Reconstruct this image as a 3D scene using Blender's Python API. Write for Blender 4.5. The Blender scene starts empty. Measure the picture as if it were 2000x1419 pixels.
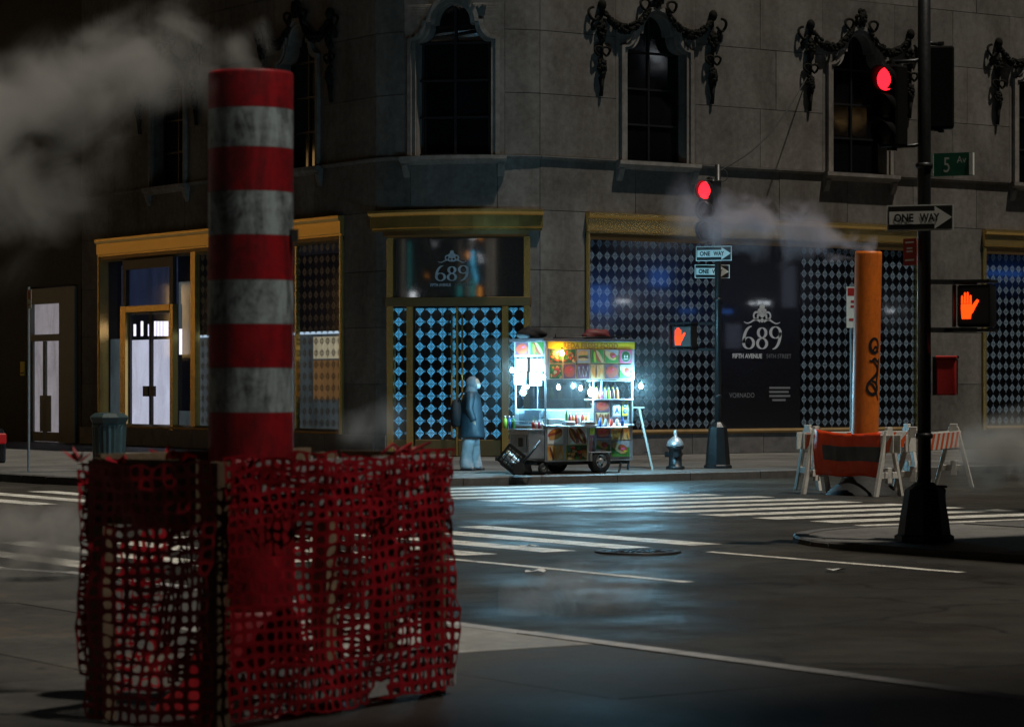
import bpy, bmesh, math, random
from mathutils import Vector, Matrix
random.seed(7)
SC = bpy.context.scene
COL = SC.collection
PI = math.pi
# ------------------------------------------------------------------ camera
# world axes: +X runs along the avenue front of the corner building, +Y along its side street front,
# origin = the (cut-off) corner of the building, z = 0 on the road.
CAM = Vector((-31.005, -48.686, 1.7))
SA, CA = math.sin(math.radians(56)), math.cos(math.radians(56))
FPX = 5389.0          # focal length in photograph pixels (2000 wide)
cd = bpy.data.cameras.new("camera")
cam = bpy.data.objects.new("camera", cd); COL.objects.link(cam)
cam.location = CAM
cam.rotation_euler = (PI/2, 0, -math.radians(34))
cd.sensor_width = 36; cd.lens = 36*FPX/2000
cd.shift_y = 40.5/2000
cd.clip_start = 0.2; cd.clip_end = 600
cd.dof.use_dof = True; cd.dof.focus_distance = 48.0; cd.dof.aperture_fstop = 5.0
SC.camera = cam
# ------------------------------------------------------------------ sky, sun, exposure
SUN_DIR = Vector((0.42, -0.91, 2.83)).normalized()      # towards the light
wd = bpy.data.worlds.new("World"); SC.world = wd; wd.use_nodes = True
nt = wd.node_tree; nt.nodes.clear()
sky = nt.nodes.new("ShaderNodeTexSky"); sky.sky_type = 'NISHITA'; sky.sun_disc = False
sky.sun_elevation = math.asin(SUN_DIR.z); sky.sun_rotation = math.atan2(SUN_DIR.x, SUN_DIR.y)
hs = nt.nodes.new("ShaderNodeHueSaturation"); hs.inputs['Saturation'].default_value = 0.3
bg = nt.nodes.new("ShaderNodeBackground"); bg.inputs['Strength'].default_value = 0.0006
wo = nt.nodes.new("ShaderNodeOutputWorld")
nt.links.new(sky.outputs[0], hs.inputs['Color']); nt.links.new(hs.outputs[0], bg.inputs['Color']); nt.links.new(bg.outputs[0], wo.inputs[0])
sd = bpy.data.lights.new("sun", 'SUN'); sd.energy = 2.2; sd.angle = math.radians(1.0); sd.color = (1.0, 0.92, 0.80)
sun = bpy.data.objects.new("sun", sd); COL.objects.link(sun)
sun.rotation_euler = SUN_DIR.to_track_quat('Z', 'Y').to_euler()
SC.view_settings.view_transform = 'Standard'; SC.view_settings.look = 'None'
SC.view_settings.exposure = 0.0; SC.view_settings.gamma = 1.0; SC.view_settings.use_curve_mapping = False
SC.cycles.use_denoising = True
SC.cycles.max_bounces = 6; SC.cycles.diffuse_bounces = 2; SC.cycles.glossy_bounces = 3
SC.cycles.transmission_bounces = 4; SC.cycles.transparent_max_bounces = 16; SC.cycles.volume_bounces = 0
SC.cycles.volume_step_rate = 1.0; SC.cycles.volume_max_steps = 96
SC.cycles.sample_clamp_indirect = 4.0
SC.cycles.caustics_reflective = False; SC.cycles.caustics_refractive = False

# ------------------------------------------------------------------ survey helpers: sight lines -> world points
def W(xc, yc, z):                      # camera-aligned ground coordinates -> world
    return Vector((CAM.x + SA*xc + CA*yc, CAM.y - CA*xc + SA*yc, z))
def at(px, py, d):                     # point at depth d on a sight line
    return W((px-1000)*d/FPX, d, 1.7-(py-750)*d/FPX)
def gnd(px, py, z=0.0):                # where a sight line meets a horizontal plane
    return at(px, py, (1.7-z)*FPX/(py-750))
def on_r(px, py, c=0.0):               # avenue front: (x, z) on the plane y=c
    k = (px-1000)/FPX
    d = (c-CAM.y)/(SA-CA*k); p = at(px, py, d); return p.x, p.z
def on_l(px, py, a=0.0):               # side street front: (y, z) on the plane x=a
    k = (px-1000)/FPX
    d = (a-CAM.x)/(CA+SA*k); p = at(px, py, d); return p.y, p.z

# ------------------------------------------------------------------ node helpers / materials
class N:
    def __init__(s, m): s.t = m.node_tree
    def new(s, typ, **kw):
        n = s.t.nodes.new(typ)
        for k, v in kw.items(): setattr(n, k, v)
        return n
    def put(s, inp, v):
        if hasattr(v, 'is_output') or isinstance(v, bpy.types.NodeSocket): s.t.links.new(v, inp)
        else: inp.default_value = v
    def m(s, op, a, b=0.0, c=None):
        n = s.new("ShaderNodeMath", operation=op); s.put(n.inputs[0], a); s.put(n.inputs[1], b)
        if c is not None: s.put(n.inputs[2], c)
        return n.outputs[0]
    def noise(s, vec, scale, detail=4, rough=0.55, dist=0.0):
        n = s.new("ShaderNodeTexNoise"); s.put(n.inputs['Scale'], scale); n.inputs['Detail'].default_value = detail
        n.inputs['Roughness'].default_value = rough; n.inputs['Distortion'].default_value = dist
        if vec is not None: s.t.links.new(vec, n.inputs['Vector'])
        return n.outputs['Fac']
    def ramp(s, fac, stops):
        n = s.new("ShaderNodeValToRGB"); s.put(n.inputs[0], fac)
        el = n.color_ramp.elements
        while len(el) < len(stops): el.new(0.5)
        for e, (p, c) in zip(el, stops): e.position = p; e.color = (*c, 1) if len(c) == 3 else c
        return n.outputs[0]
    def mix(s, fac, a, b, mode='MIX'):
        n = s.new("ShaderNodeMix", data_type='RGBA', blend_type=mode); s.put(n.inputs[0], fac)
        s.put(n.inputs[6], a if not isinstance(a, tuple) else (*a[:3], 1)); s.put(n.inputs[7], b if not isinstance(b, tuple) else (*b[:3], 1))
        return n.outputs[2]
    def bump(s, h, strength=0.3, dist=0.02):
        n = s.new("ShaderNodeBump"); n.inputs['Strength'].default_value = strength; n.inputs['Distance'].default_value = dist
        s.t.links.new(h, n.inputs['Height']); return n.outputs[0]
    def pos(s): return s.new("ShaderNodeNewGeometry").outputs['Position']
    def obj(s): return s.new("ShaderNodeTexCoord").outputs['Object']
    def uv(s): return s.new("ShaderNodeTexCoord").outputs['UV']
    def rnd(s): return s.new("ShaderNodeObjectInfo").outputs['Random']
MATS = {}
def newmat(name):
    m = bpy.data.materials.new(name); m.use_nodes = True; MATS[name] = m
    n = N(m); bs = m.node_tree.nodes['Principled BSDF']
    return m, n, bs
def surf(name, col, rough=0.6, metal=0.0, var=0.25, scale=3.0, bump=0.15, bscale=30.0, spec=0.5, dirt=0.0, rand=0.0, coords='pos'):
    m, n, bs = newmat(name)
    v = n.pos() if coords == 'pos' else n.obj()
    f = n.noise(v, scale, 6, 0.6)
    f2 = n.noise(v, scale*6.3, 5, 0.6)
    ff = n.m('ADD', n.m('MULTIPLY', f, 0.65), n.m('MULTIPLY', f2, 0.35))
    lo = tuple(max(0, c*(1-var)) for c in col); hi = tuple(min(1, c*(1+var)) for c in col)
    c = n.ramp(ff, [(0.3, lo), (0.7, hi)])
    if rand:
        k = n.m('ADD', n.m('MULTIPLY', n.rnd(), rand), 1-rand/2)
        c = n.mix(1.0, c, n.new('ShaderNodeCombineColor').outputs[0], 'MULTIPLY') if False else n.mixmul(c, k)
    if dirt:
        d = n.ramp(n.noise(v, scale*0.7, 7, 0.7, 0.6), [(0.45, (1, 1, 1)), (0.75, (1-dirt, 1-dirt*1.02, 1-dirt*1.05))])
        c = n.mix(1.0, c, d, 'MULTIPLY')
    n.put(bs.inputs['Base Color'], c)
    n.put(bs.inputs['Roughness'], n.m('ADD', n.m('MULTIPLY', n.m('SUBTRACT', f2, 0.5), 0.35), rough))
    bs.inputs['Metallic'].default_value = metal
    bs.inputs['Specular IOR Level'].default_value = spec
    if bump: n.put(bs.inputs['Normal'], n.bump(n.noise(v, bscale, 5, 0.6), bump, 0.02))
    return m
def _mixmul(s, c, k):
    cc = s.new('ShaderNodeCombineColor')
    for i in range(3): s.put(cc.inputs[i], k)
    return s.mix(1.0, c, cc.outputs[0], 'MULTIPLY')
N.mixmul = _mixmul
def emit(name, col, strength, base=(0.0, 0.0, 0.0)):
    m, n, bs = newmat(name)
    bs.inputs['Base Color'].default_value = (*base, 1)
    bs.inputs['Emission Color'].default_value = (*col, 1); bs.inputs['Emission Strength'].default_value = strength
    return m

# ------------------------------------------------------------------ mesh builder
class MB:
    def __init__(s): s.v = []; s.f = []; s.mi = []; s.sm = []; s.uvs = {}
    def add(s, vs, fs, mi=0, sm=False):
        b = len(s.v); s.v += [tuple(v) for v in vs]
        for f in fs: s.f.append(tuple(b+i for i in f)); s.mi.append(mi); s.sm.append(sm)
        return s
    def box(s, x0, x1, y0, y1, z0, z1, mi=0):
        vs = [(x, y, z) for z in (z0, z1) for y in (y0, y1) for x in (x0, x1)]
        return s.add(vs, [(0, 2, 3, 1), (4, 5, 7, 6), (0, 1, 5, 4), (2, 6, 7, 3), (0, 4, 6, 2), (1, 3, 7, 5)], mi)
    def obox(s, o, ex, ey, ez, mi=0):      # corner o and three edge vectors
        o = Vector(o); ex = Vector(ex); ey = Vector(ey); ez = Vector(ez)
        vs = [o+ex*i+ey*j+ez*k for k in (0, 1) for j in (0, 1) for i in (0, 1)]
        return s.add(vs, [(0, 2, 3, 1), (4, 5, 7, 6), (0, 1, 5, 4), (2, 6, 7, 3), (0, 4, 6, 2), (1, 3, 7, 5)], mi)
    def bar(s, p, q, w, h, mi=0, up=(0, 0, 1)):   # square bar from p to q
        p = Vector(p); q = Vector(q); d = (q-p); e = d.normalized()
        u = Vector(up)
        if abs(e.dot(u)) > 0.98: u = Vector((1, 0, 0))
        r = e.cross(u).normalized(); t = r.cross(e).normalized()
        return s.obox(p-r*w/2-t*h/2, r*w, d, t*h, mi)
    def tube(s, pts, r, seg=8, mi=0, cap=True, sm=True, close=False):
        pts = [Vector(p) for p in pts]; n = len(pts)
        rs = r if isinstance(r, (list, tuple)) else [r]*n
        ref = Vector((0, 0, 1)); rings = []; b = len(s.v); prev = None
        for i, p in enumerate(pts):
            if close: t = (pts[(i+1) % n]-pts[i-1])
            else: t = pts[min(i+1, n-1)]-pts[max(i-1, 0)]
            t = t.normalized() if t.length > 1e-9 else Vector((0, 0, 1))
            if prev is None:
                u = ref if abs(t.dot(ref)) < 0.95 else Vector((1, 0, 0))
                a = t.cross(u).normalized()
            else:
                a = (prev - t*prev.dot(t)); a = a.normalized() if a.length > 1e-6 else t.orthogonal().normalized()
            prev = a; c = t.cross(a)
            rings.append([p+(a*math.cos(2*PI*k/seg)+c*math.sin(2*PI*k/seg))*rs[i] for k in range(seg)])
        vs = [v for g in rings for v in g]; fs = []
        for i in range(n if close else n-1):
            for k in range(seg):
                k2 = (k+1) % seg; i2 = (i+1) % n
                fs.append((i*seg+k, i*seg+k2, i2*seg+k2, i2*seg+k))
        s.add(vs, fs, mi, sm)
        if cap and not close:
            s.add(rings[0], [tuple(range(seg))[::-1]], mi); s.add(rings[-1], [tuple(range(seg))], mi)
        return s
    def lathe(s, prof, c=(0, 0, 0), seg=24, mi=0, sm=True, axis='z', sx=1.0, sy=1.0, capt=True):
        c = Vector(c); vs = []; n = len(prof)
        for r, h in prof:
            for k in range(seg):
                a = 2*PI*k/seg; x, y = r*math.cos(a)*sx, r*math.sin(a)*sy
                if axis == 'z': vs.append(c+Vector((x, y, h)))
                elif axis == 'y': vs.append(c+Vector((x, h, y)))
                else: vs.append(c+Vector((h, x, y)))
        fs = [(i*seg+k, i*seg+(k+1) % seg, (i+1)*seg+(k+1) % seg, (i+1)*seg+k) for i in range(n-1) for k in range(seg)]
        s.add(vs, fs, mi, sm)
        if capt:
            s.add(vs[:seg], [tuple(range(seg))[::-1]], mi); s.add(vs[-seg:], [tuple(range(seg))], mi)
        return s
    def ell(s, c, rx, ry, rz, seg=12, rings=8, mi=0, M=None):
        c = Vector(c); vs = []
        for i in range(rings+1):
            th = PI*i/rings
            for k in range(seg):
                a = 2*PI*k/seg
                p = Vector((rx*math.sin(th)*math.cos(a), ry*math.sin(th)*math.sin(a), rz*math.cos(th)))
                if M is not None: p = M @ p
                vs.append(c+p)
        fs = [(i*seg+k, (i+1)*seg+k, (i+1)*seg+(k+1) % seg, i*seg+(k+1) % seg) for i in range(rings) for k in range(seg)]
        return s.add(vs, fs, mi, True)
    def poly(s, pts, mi=0): return s.add(pts, [tuple(range(len(pts)))], mi)
    def prism(s, pts2, o, u, v, w, mi=0, back=True):   # polygon in plane (o;u,v) extruded along w
        o = Vector(o); u = Vector(u); v = Vector(v); w = Vector(w); n = len(pts2)
        A = [o+u*p[0]+v*p[1] for p in pts2]; B = [p+w for p in A]
        s.add(A+B, [(i, (i+1) % n, n+(i+1) % n, n+i) for i in range(n)], mi)
        s.add(B, [tuple(range(n))], mi)
        if back: s.add(A, [tuple(range(n))[::-1]], mi)
        return s
    def loft(s, rings, mi=0, sm=True, cap=True):       # list of equal-length vertex rings
        n = len(rings[0]); vs = [v for r in rings for v in r]
        fs = [(i*n+k, i*n+(k+1) % n, (i+1)*n+(k+1) % n, (i+1)*n+k) for i in range(len(rings)-1) for k in range(n)]
        s.add(vs, fs, mi, sm)
        if cap:
            s.add(rings[0], [tuple(range(n))[::-1]], mi); s.add(rings[-1], [tuple(range(n))], mi)
        return s
    def sweep(s, prof, path, close=False, mi=0, sm=False):  # prof: (out, up) pairs; path: list of (point, out-vector)
        rings = [[Vector(p)+Vector(o)*a+Vector((0, 0, b)) for a, b in prof] for p, o in path]
        return s.loft(rings, mi, sm, cap=not close)
    def mesh(s, name, mats, fix=True):
        me = bpy.data.meshes.new(name); me.from_pydata([tuple(v) for v in s.v], [], s.f)
        for m in (mats if isinstance(mats, (list, tuple)) else [mats]): me.materials.append(MATS[m])
        me.polygons.foreach_set('material_index', s.mi); me.polygons.foreach_set('use_smooth', s.sm)
        if fix:
            bm = bmesh.new(); bm.from_mesh(me)
            bmesh.ops.remove_doubles(bm, verts=bm.verts, dist=1e-5)
            bmesh.ops.recalc_face_normals(bm, faces=bm.faces); bm.to_mesh(me); bm.free()
        me.update(); return me
    def build(s, name, mats, parent=None, fix=True, bevel=0.0):
        o = bpy.data.objects.new(name, s.mesh(name, mats, fix)); COL.objects.link(o)
        if parent: 
            o.parent = parent
        if bevel:
            b = o.modifiers.new('bevel', 'BEVEL'); b.width = bevel; b.segments = 1; b.limit_method = 'ANGLE'
        return o
def tag(o, label=None, cat=None, group=None, kind=None):
    if label: o['label'] = label
    if cat: o['category'] = cat
    if group: o['group'] = group
    if kind: o['kind'] = kind
    return o
def thing(name, label, cat, loc=(0, 0, 0), rz=0.0, group=None):
    o = bpy.data.objects.new(name, None); COL.objects.link(o); o.location = loc; o.rotation_euler = (0, 0, rz)
    o.empty_display_size = 0.2
    return tag(o, label, cat, group)
def copy_tree(o, parent=None):
    c = o.copy(); COL.objects.link(c)
    if parent: c.parent = parent
    for ch in list(o.children): copy_tree(ch, c)
    return c
def rebase(o, base):
    base = Vector(base); o.location = base
    for ch in o.children: ch.location = Vector(ch.location)-base
    return o
def uv_planar(o, u, v, org=(0, 0, 0)):     # uv in metres along two world/local axes
    me = o.data; l = me.uv_layers.new(name='uv') if not me.uv_layers else me.uv_layers[0]
    u = Vector(u); v = Vector(v); org = Vector(org)
    for lp in me.loops:
        p = me.vertices[lp.vertex_index].co-org; l.data[lp.index].uv = (p.dot(u), p.dot(v))
def text_mb(mb, body, size, o, u, v, w=(0, 0, 0), mi=0, sx=1.0, align='LEFT', bold=0.0, fit=None):
    cu = bpy.data.curves.new('t', 'FONT'); cu.body = body; cu.size = size; cu.align_x = align; cu.resolution_u = 3; cu.offset = bold
    ob = bpy.data.objects.new('t', cu); me = bpy.data.meshes.new_from_object(ob)
    o = Vector(o); u = Vector(u); v = Vector(v); w = Vector(w)
    if fit: sx = fit/max(q.co.x for q in me.vertices)
    mb.add([o+u*(q.co.x*sx)+v*q.co.y+w for q in me.vertices], [tuple(p.vertices) for p in me.polygons], mi)
    bpy.data.objects.remove(ob); bpy.data.curves.remove(cu); bpy.data.meshes.remove(me)
def stroke(mb, pts, wid, o, u, v, mi=0, w=(0, 0, 0), close=False):   # flat 2-D pen stroke, wid per point
    o = Vector(o)+Vector(w); u = Vector(u); v = Vector(v); n = len(pts); L = []; R = []
    for i, p in enumerate(pts):
        a = pts[(i-1) % n] if (close or i > 0) else pts[i]; b = pts[(i+1) % n] if (close or i < n-1) else pts[i]
        d = Vector((b[0]-a[0], b[1]-a[1])); d = d.normalized() if d.length else Vector((1, 0)); q = Vector((-d.y, d.x))
        ww = (wid[i] if isinstance(wid, (list, tuple)) else wid)/2
        L.append(o+u*(p[0]+q.x*ww)+v*(p[1]+q.y*ww)); R.append(o+u*(p[0]-q.x*ww)+v*(p[1]-q.y*ww))
    fs = [(i, (i+1) % n, n+(i+1) % n, n+i) for i in range(n if close else n-1)]
    mb.add(L+R, fs, mi)
def serif_689(mb, o, u, v, h, mi=0, w=(0, 0, 0)):
    def pen(pts): # broad-nib contrast: thick on verticals, thin on horizontals
        n = len(pts); r = []
        for i in range(n):
            a = pts[max(i-1, 0)]; b = pts[min(i+1, n-1)]; d = Vector((b[0]-a[0], b[1]-a[1])); d = d.normalized() if d.length else Vector((1, 0))
            r.append(h*(0.035+0.085*abs(d.y)**1.3))
        return r
    def six(cx, flip):
        bowl = [(0.205*h*math.cos(t), 0.25*h+0.245*h*math.sin(t)) for t in [2*PI*k/28 for k in range(29)]]
        arm = [(-0.205*h + 0.36*h*(1-math.cos(t))*0.92, 0.25*h+0.72*h*math.sin(t)) for t in [PI/2*k/12 for k in range(13)]]
        out = []
        for q in (bowl, arm):
            q = [(cx+(-p[0] if flip else p[0]), (h*0.97-p[1] if flip else p[1])) for p in q]
            stroke(mb, q, pen(q), o, u, v, mi, w)
    six(-0.56*h, False); six(0.56*h, True)
    for cy, ry, rx in ((0.235, 0.225, 0.19), (0.70, 0.21, 0.16)):
        q = [(rx*h*math.cos(t), cy*h+ry*h*math.sin(t)) for t in [2*PI*k/28 for k in range(29)]]
        stroke(mb, q, pen(q), o, u, v, mi, w)
def emblem(mb, o, u, v, sz, mi=0, w=(0, 0, 0)):
    o = Vector(o); u = Vector(u); v = Vector(v)
    for s in (-1, 1):
        q = [(s*sz*(0.06+0.55*t), sz*(0.05*math.sin(t*6)+0.02)) for t in [k/12 for k in range(13)]]
        stroke(mb, q, [sz*0.07*(1-0.75*k/12) for k in range(13)], o, u, v, mi, w)
        q = [(s*sz*(0.2+0.11*(1-t*0.5)*math.cos(PI+t*7)), sz*(0.16+0.12*(1-t*0.5)*math.sin(t*7))) for t in [k/16 for k in range(17)]]
        stroke(mb, q, sz*0.055, o, u, v, mi, w)
    for cx, cy, r in ((0, 0.40, 0.09), (-0.08, 0.29, 0.075), (0.08, 0.29, 0.075), (0, 0.19, 0.075), (0, 0.05, 0.06)):
        mb.poly([o+Vector(w)+u*(sz*(cx+r*math.cos(t)))+v*(sz*(cy+r*math.sin(t))) for t in [2*PI*k/8 for k in range(8)]], mi)
# ------------------------------------------------------------------ materials
def mk_asphalt():
    m, n, bs = newmat('asphalt'); v = n.pos()
    big = n.noise(v, 0.22, 6, 0.6, 0.8); mid = n.noise(v, 2.2, 6, 0.65); fine = n.noise(v, 55, 3, 0.7)
    f = n.m('ADD', n.m('MULTIPLY', big, 0.5), n.m('ADD', n.m('MULTIPLY', mid, 0.3), n.m('MULTIPLY', fine, 0.2)))
    c = n.ramp(f, [(0.36, (0.015, 0.0135, 0.011)), (0.5, (0.036, 0.032, 0.025)), (0.63, (0.068, 0.060, 0.046))])
    crack = n.new('ShaderNodeTexVoronoi', feature='DISTANCE_TO_EDGE'); crack.inputs['Scale'].default_value = 0.28
    wv = n.new('ShaderNodeMapping'); n.t.links.new(v, wv.inputs[0])
    nn = n.new('ShaderNodeTexNoise'); nn.inputs['Scale'].default_value = 1.2; n.t.links.new(v, nn.inputs['Vector'])
    va = n.new('ShaderNodeVectorMath', operation='ADD'); n.t.links.new(wv.outputs[0], va.inputs[0]); n.t.links.new(nn.outputs['Color'], va.inputs[1])
    n.t.links.new(va.outputs[0], crack.inputs['Vector'])
    k = n.ramp(crack.outputs['Distance'], [(0.0, (0.25, 0.25, 0.25)), (0.012, (1, 1, 1))])
    c = n.mix(1.0, c, k, 'MULTIPLY')
    pv = n.new('ShaderNodeTexVoronoi', distance='CHEBYCHEV'); pv.inputs['Scale'].default_value = .16; n.t.links.new(v, pv.inputs['Vector'])
    sp = n.new('ShaderNodeSeparateColor'); n.t.links.new(pv.outputs['Color'], sp.inputs[0])
    c = n.mixmul(c, n.m('ADD', n.m('MULTIPLY', sp.outputs[0], .55), .68))
    st = n.ramp(n.noise(v, 1.1, 7, .7, 1.0), [(.56, (1, 1, 1)), (.68, (.5, .48, .46))]); c = n.mix(1.0, c, st, 'MULTIPLY')
    sp2 = n.ramp(n.noise(v, 130, 2, .5), [(.62, (1, 1, 1)), (.72, (2.2, 2.2, 2.2))]); c = n.mix(1.0, c, sp2, 'MULTIPLY')
    n.put(bs.inputs['Base Color'], c)
    n.put(bs.inputs['Roughness'], n.ramp(n.noise(v, 0.6, 5, 0.6), [(0.38, (0.40,)*3), (0.62, (0.70,)*3)]))
    n.put(bs.inputs['Normal'], n.bump(n.m('ADD', fine, n.m('MULTIPLY', mid, 0.6)), 0.5, 0.02))
mk_asphalt(); MATS['asphalt'].node_tree.nodes['Principled BSDF'].inputs['Specular IOR Level'].default_value = .35
def mk_paint():
    m, n, bs = newmat('road_paint'); v = n.pos()
    w = n.noise(v, 3.5, 8, 0.72, 0.3); f = n.noise(v, 38, 4, 0.7)
    fac = n.ramp(n.m('ADD', n.m('MULTIPLY', w, 0.6), n.m('MULTIPLY', f, 0.4)), [(0.40, (0, 0, 0)), (0.52, (1, 1, 1))])
    n.put(bs.inputs['Base Color'], n.mix(fac, (0.2, 0.19, 0.165), (0.82, 0.79, 0.70)))
    bs.inputs['Roughness'].default_value = 0.5
    n.put(bs.inputs['Normal'], n.bump(f, 0.3, 0.01))
mk_paint()
def mk_stone(name='limestone', gain=1.0):
    m, n, bs = newmat(name); v = n.pos()
    a = n.noise(v, 0.55, 7, 0.62, 0.5); b = n.noise(v, 7, 6, 0.65)
    st = n.new('ShaderNodeMapping'); n.t.links.new(v, st.inputs[0]); st.inputs['Scale'].default_value = (1.1, 1.1, 0.16)
    streak = n.noise(st.outputs[0], 1.6, 6, 0.65)
    c = n.ramp(n.m('ADD', n.m('MULTIPLY', a, 0.6), n.m('MULTIPLY', b, 0.4)), [(0.36, (0.092, 0.082, 0.072)), (0.52, (0.158, 0.144, 0.129)), (0.64, (0.21, 0.196, 0.178))])
    c = n.mix(1.0, c, n.ramp(streak, [(0.30, (0.76, 0.72, 0.69)), (0.56, (1, 1, 1))]), 'MULTIPLY')
    c = n.mixmul(c, n.m('MULTIPLY', n.m('ADD', n.m('MULTIPLY', n.rnd(), 0.32), 0.84), gain))
    n.put(bs.inputs['Base Color'], c); bs.inputs['Roughness'].default_value = 0.8; bs.inputs['Specular IOR Level'].default_value = 0.25
    n.put(bs.inputs['Normal'], n.bump(n.m('ADD', b, n.noise(v, 60, 3, 0.6)), 0.25, 0.02))
mk_stone(); mk_stone('limestone_pale', 1.45)
def mk_side(name='concrete', gain=1.0, tint=(0.19, 0.186, 0.176)):
    m, n, bs = newmat(name); v = n.pos()
    a = n.noise(v, 0.5, 7, 0.65, 0.4); b = n.noise(v, 9, 6, 0.7); g = n.noise(v, 70, 3, 0.6)
    c = n.ramp(n.m('ADD', n.m('MULTIPLY', a, 0.55), n.m('MULTIPLY', b, 0.45)), [(0.34, tuple(x*gain for x in (0.075, 0.072, 0.066))), (0.52, tuple(x*gain for x in (0.135, 0.13, 0.12))), (0.66, tuple(x*gain for x in tint))])
    gum = n.new('ShaderNodeTexVoronoi'); gum.inputs['Scale'].default_value = 2.6; n.t.links.new(v, gum.inputs['Vector'])
    c = n.mix(1.0, c, n.ramp(gum.outputs['Distance'], [(0.06, (0.45, 0.45, 0.45)), (0.09, (1, 1, 1))]), 'MULTIPLY')
    c = n.mixmul(c, n.m('ADD', n.m('MULTIPLY', n.rnd(), 0.5), 0.7))
    n.put(bs.inputs['Base Color'], c); n.put(bs.inputs['Roughness'], n.m('ADD', n.m('MULTIPLY', a, 0.5), 0.35))
    n.put(bs.inputs['Normal'], n.bump(n.m('ADD', b, g), 0.25, 0.015))
mk_side(); mk_side('concrete_pale', 2.2, (0.19, 0.19, 0.195)); mk_side('concrete_soiled_shaded', 0.5, (0.24, 0.19, 0.13))  # soiled mix: brown dirt, plus the foreground's darkness put into its low gain
surf('granite_pale', (0.38, 0.375, 0.37), 0.6, var=0.35, scale=6, bump=0.3, dirt=0.4)
surf('granite', (0.13, 0.125, 0.12), 0.6, var=0.35, scale=6, bump=0.3, dirt=0.3)
surf('mortar', (0.10, 0.09, 0.08), 0.9)
surf('plinth_stone', (0.16, 0.15, 0.145), 0.55, var=0.3, scale=4, dirt=0.4, rand=0.15)
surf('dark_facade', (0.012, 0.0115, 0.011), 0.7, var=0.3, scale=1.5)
surf('door_trim', (0.17, 0.17, 0.15), 0.45, var=0.15, scale=3, bump=0.05)
def mk_gold(name, col, rough):
    m, n, bs = newmat(name); v = n.pos()
    a = n.noise(v, 3.0, 6, 0.7); b = n.noise(v, 25, 4, 0.6)
    n.put(bs.inputs['Base Color'], n.mix(n.ramp(n.m('ADD', n.m('MULTIPLY', a, 0.7), n.m('MULTIPLY', b, 0.3)), [(0.35, (0, 0, 0)), (0.7, (1, 1, 1))]), tuple(c*0.8 for c in col), col))
    bs.inputs['Metallic'].default_value = 0.82
    n.put(bs.inputs['Roughness'], n.m('ADD', n.m('MULTIPLY', a, 0.16), rough-0.04))
mk_gold('brass', (0.93, 0.62, 0.20), 0.20)
mk_gold('bronze_dark', (0.30, 0.20, 0.09), 0.42)
surf('garland_bronze', (0.011, 0.011, 0.009), 0.85, metal=0.0, var=0.4, scale=14, bump=0.8, bscale=18, spec=0.1)
def mk_glass_dark():
    m, n, bs = newmat('dark_glass')
    n.put(bs.inputs['Base Color'], n.ramp(n.noise(n.pos(), 1.3, 4), [(0.3, (0.003, 0.003, 0.004)), (0.7, (0.007, 0.007, 0.009))])); bs.inputs['Roughness'].default_value = 0.06
    n.put(bs.inputs['Normal'], n.bump(n.noise(n.pos(), 1.1, 2), 0.05, 0.05))
mk_glass_dark()
def film_fac(n, u, v, pu, pv, hs=0.38, fw=0.012):
    cu = n.m('DIVIDE', u, pu); cv = n.m('DIVIDE', v, pv)
    fx = n.m('ABSOLUTE', n.m('SUBTRACT', n.m('FRACT', cu), 0.5)); fy = n.m('ABSOLUTE', n.m('SUBTRACT', n.m('FRACT', cv), 0.5))
    d = n.m('ADD', fx, n.m('MULTIPLY', fy, 0.98))
    body = n.m('LESS_THAN', d, hs)
    # four little lozenges cut out of the motif and a fine cross
    ex = n.m('SUBTRACT', fx, 0.10); ey = n.m('SUBTRACT', fy, 0.10)
    hole = n.m('LESS_THAN', n.m('ADD', n.m('ABSOLUTE', ex), n.m('ABSOLUTE', ey)), 0.05)
    notch = n.m('LESS_THAN', n.m('ABSOLUTE', n.m('SUBTRACT', n.m('ABSOLUTE', n.m('SUBTRACT', fx, fy)), 0.19)), 0.016)
    hole = n.m('MAXIMUM', hole, n.m('LESS_THAN', n.m('MINIMUM', fx, fy), 0.02))
    body = n.m('MULTIPLY', body, n.m('SUBTRACT', 1.0, n.m('MAXIMUM', hole, n.m('MULTIPLY', notch, n.m('GREATER_THAN', d, 0.2)))))
    par = n.m('ABSOLUTE', n.m('SUBTRACT', n.m('MODULO', n.m('ADD', n.m('ADD', n.m('FLOOR', cu), n.m('FLOOR', cv)), 400), 2), 0.0))
    fh = n.m('MULTIPLY', n.m('LESS_THAN', n.m('ABSOLUTE', n.m('SUBTRACT', fy, 0.05)), fw), n.m('GREATER_THAN', fx, 0.25))
    fv = n.m('MULTIPLY', n.m('LESS_THAN', n.m('ABSOLUTE', n.m('SUBTRACT', fx, 0.05)), fw), n.m('GREATER_THAN', fy, 0.25))
    fin = n.m('ADD', n.m('MULTIPLY', fh, par), n.m('MULTIPLY', fv, n.m('SUBTRACT', 1.0, par)))
    return n.m('MINIMUM', n.m('ADD', body, fin), 1.0)
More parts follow.
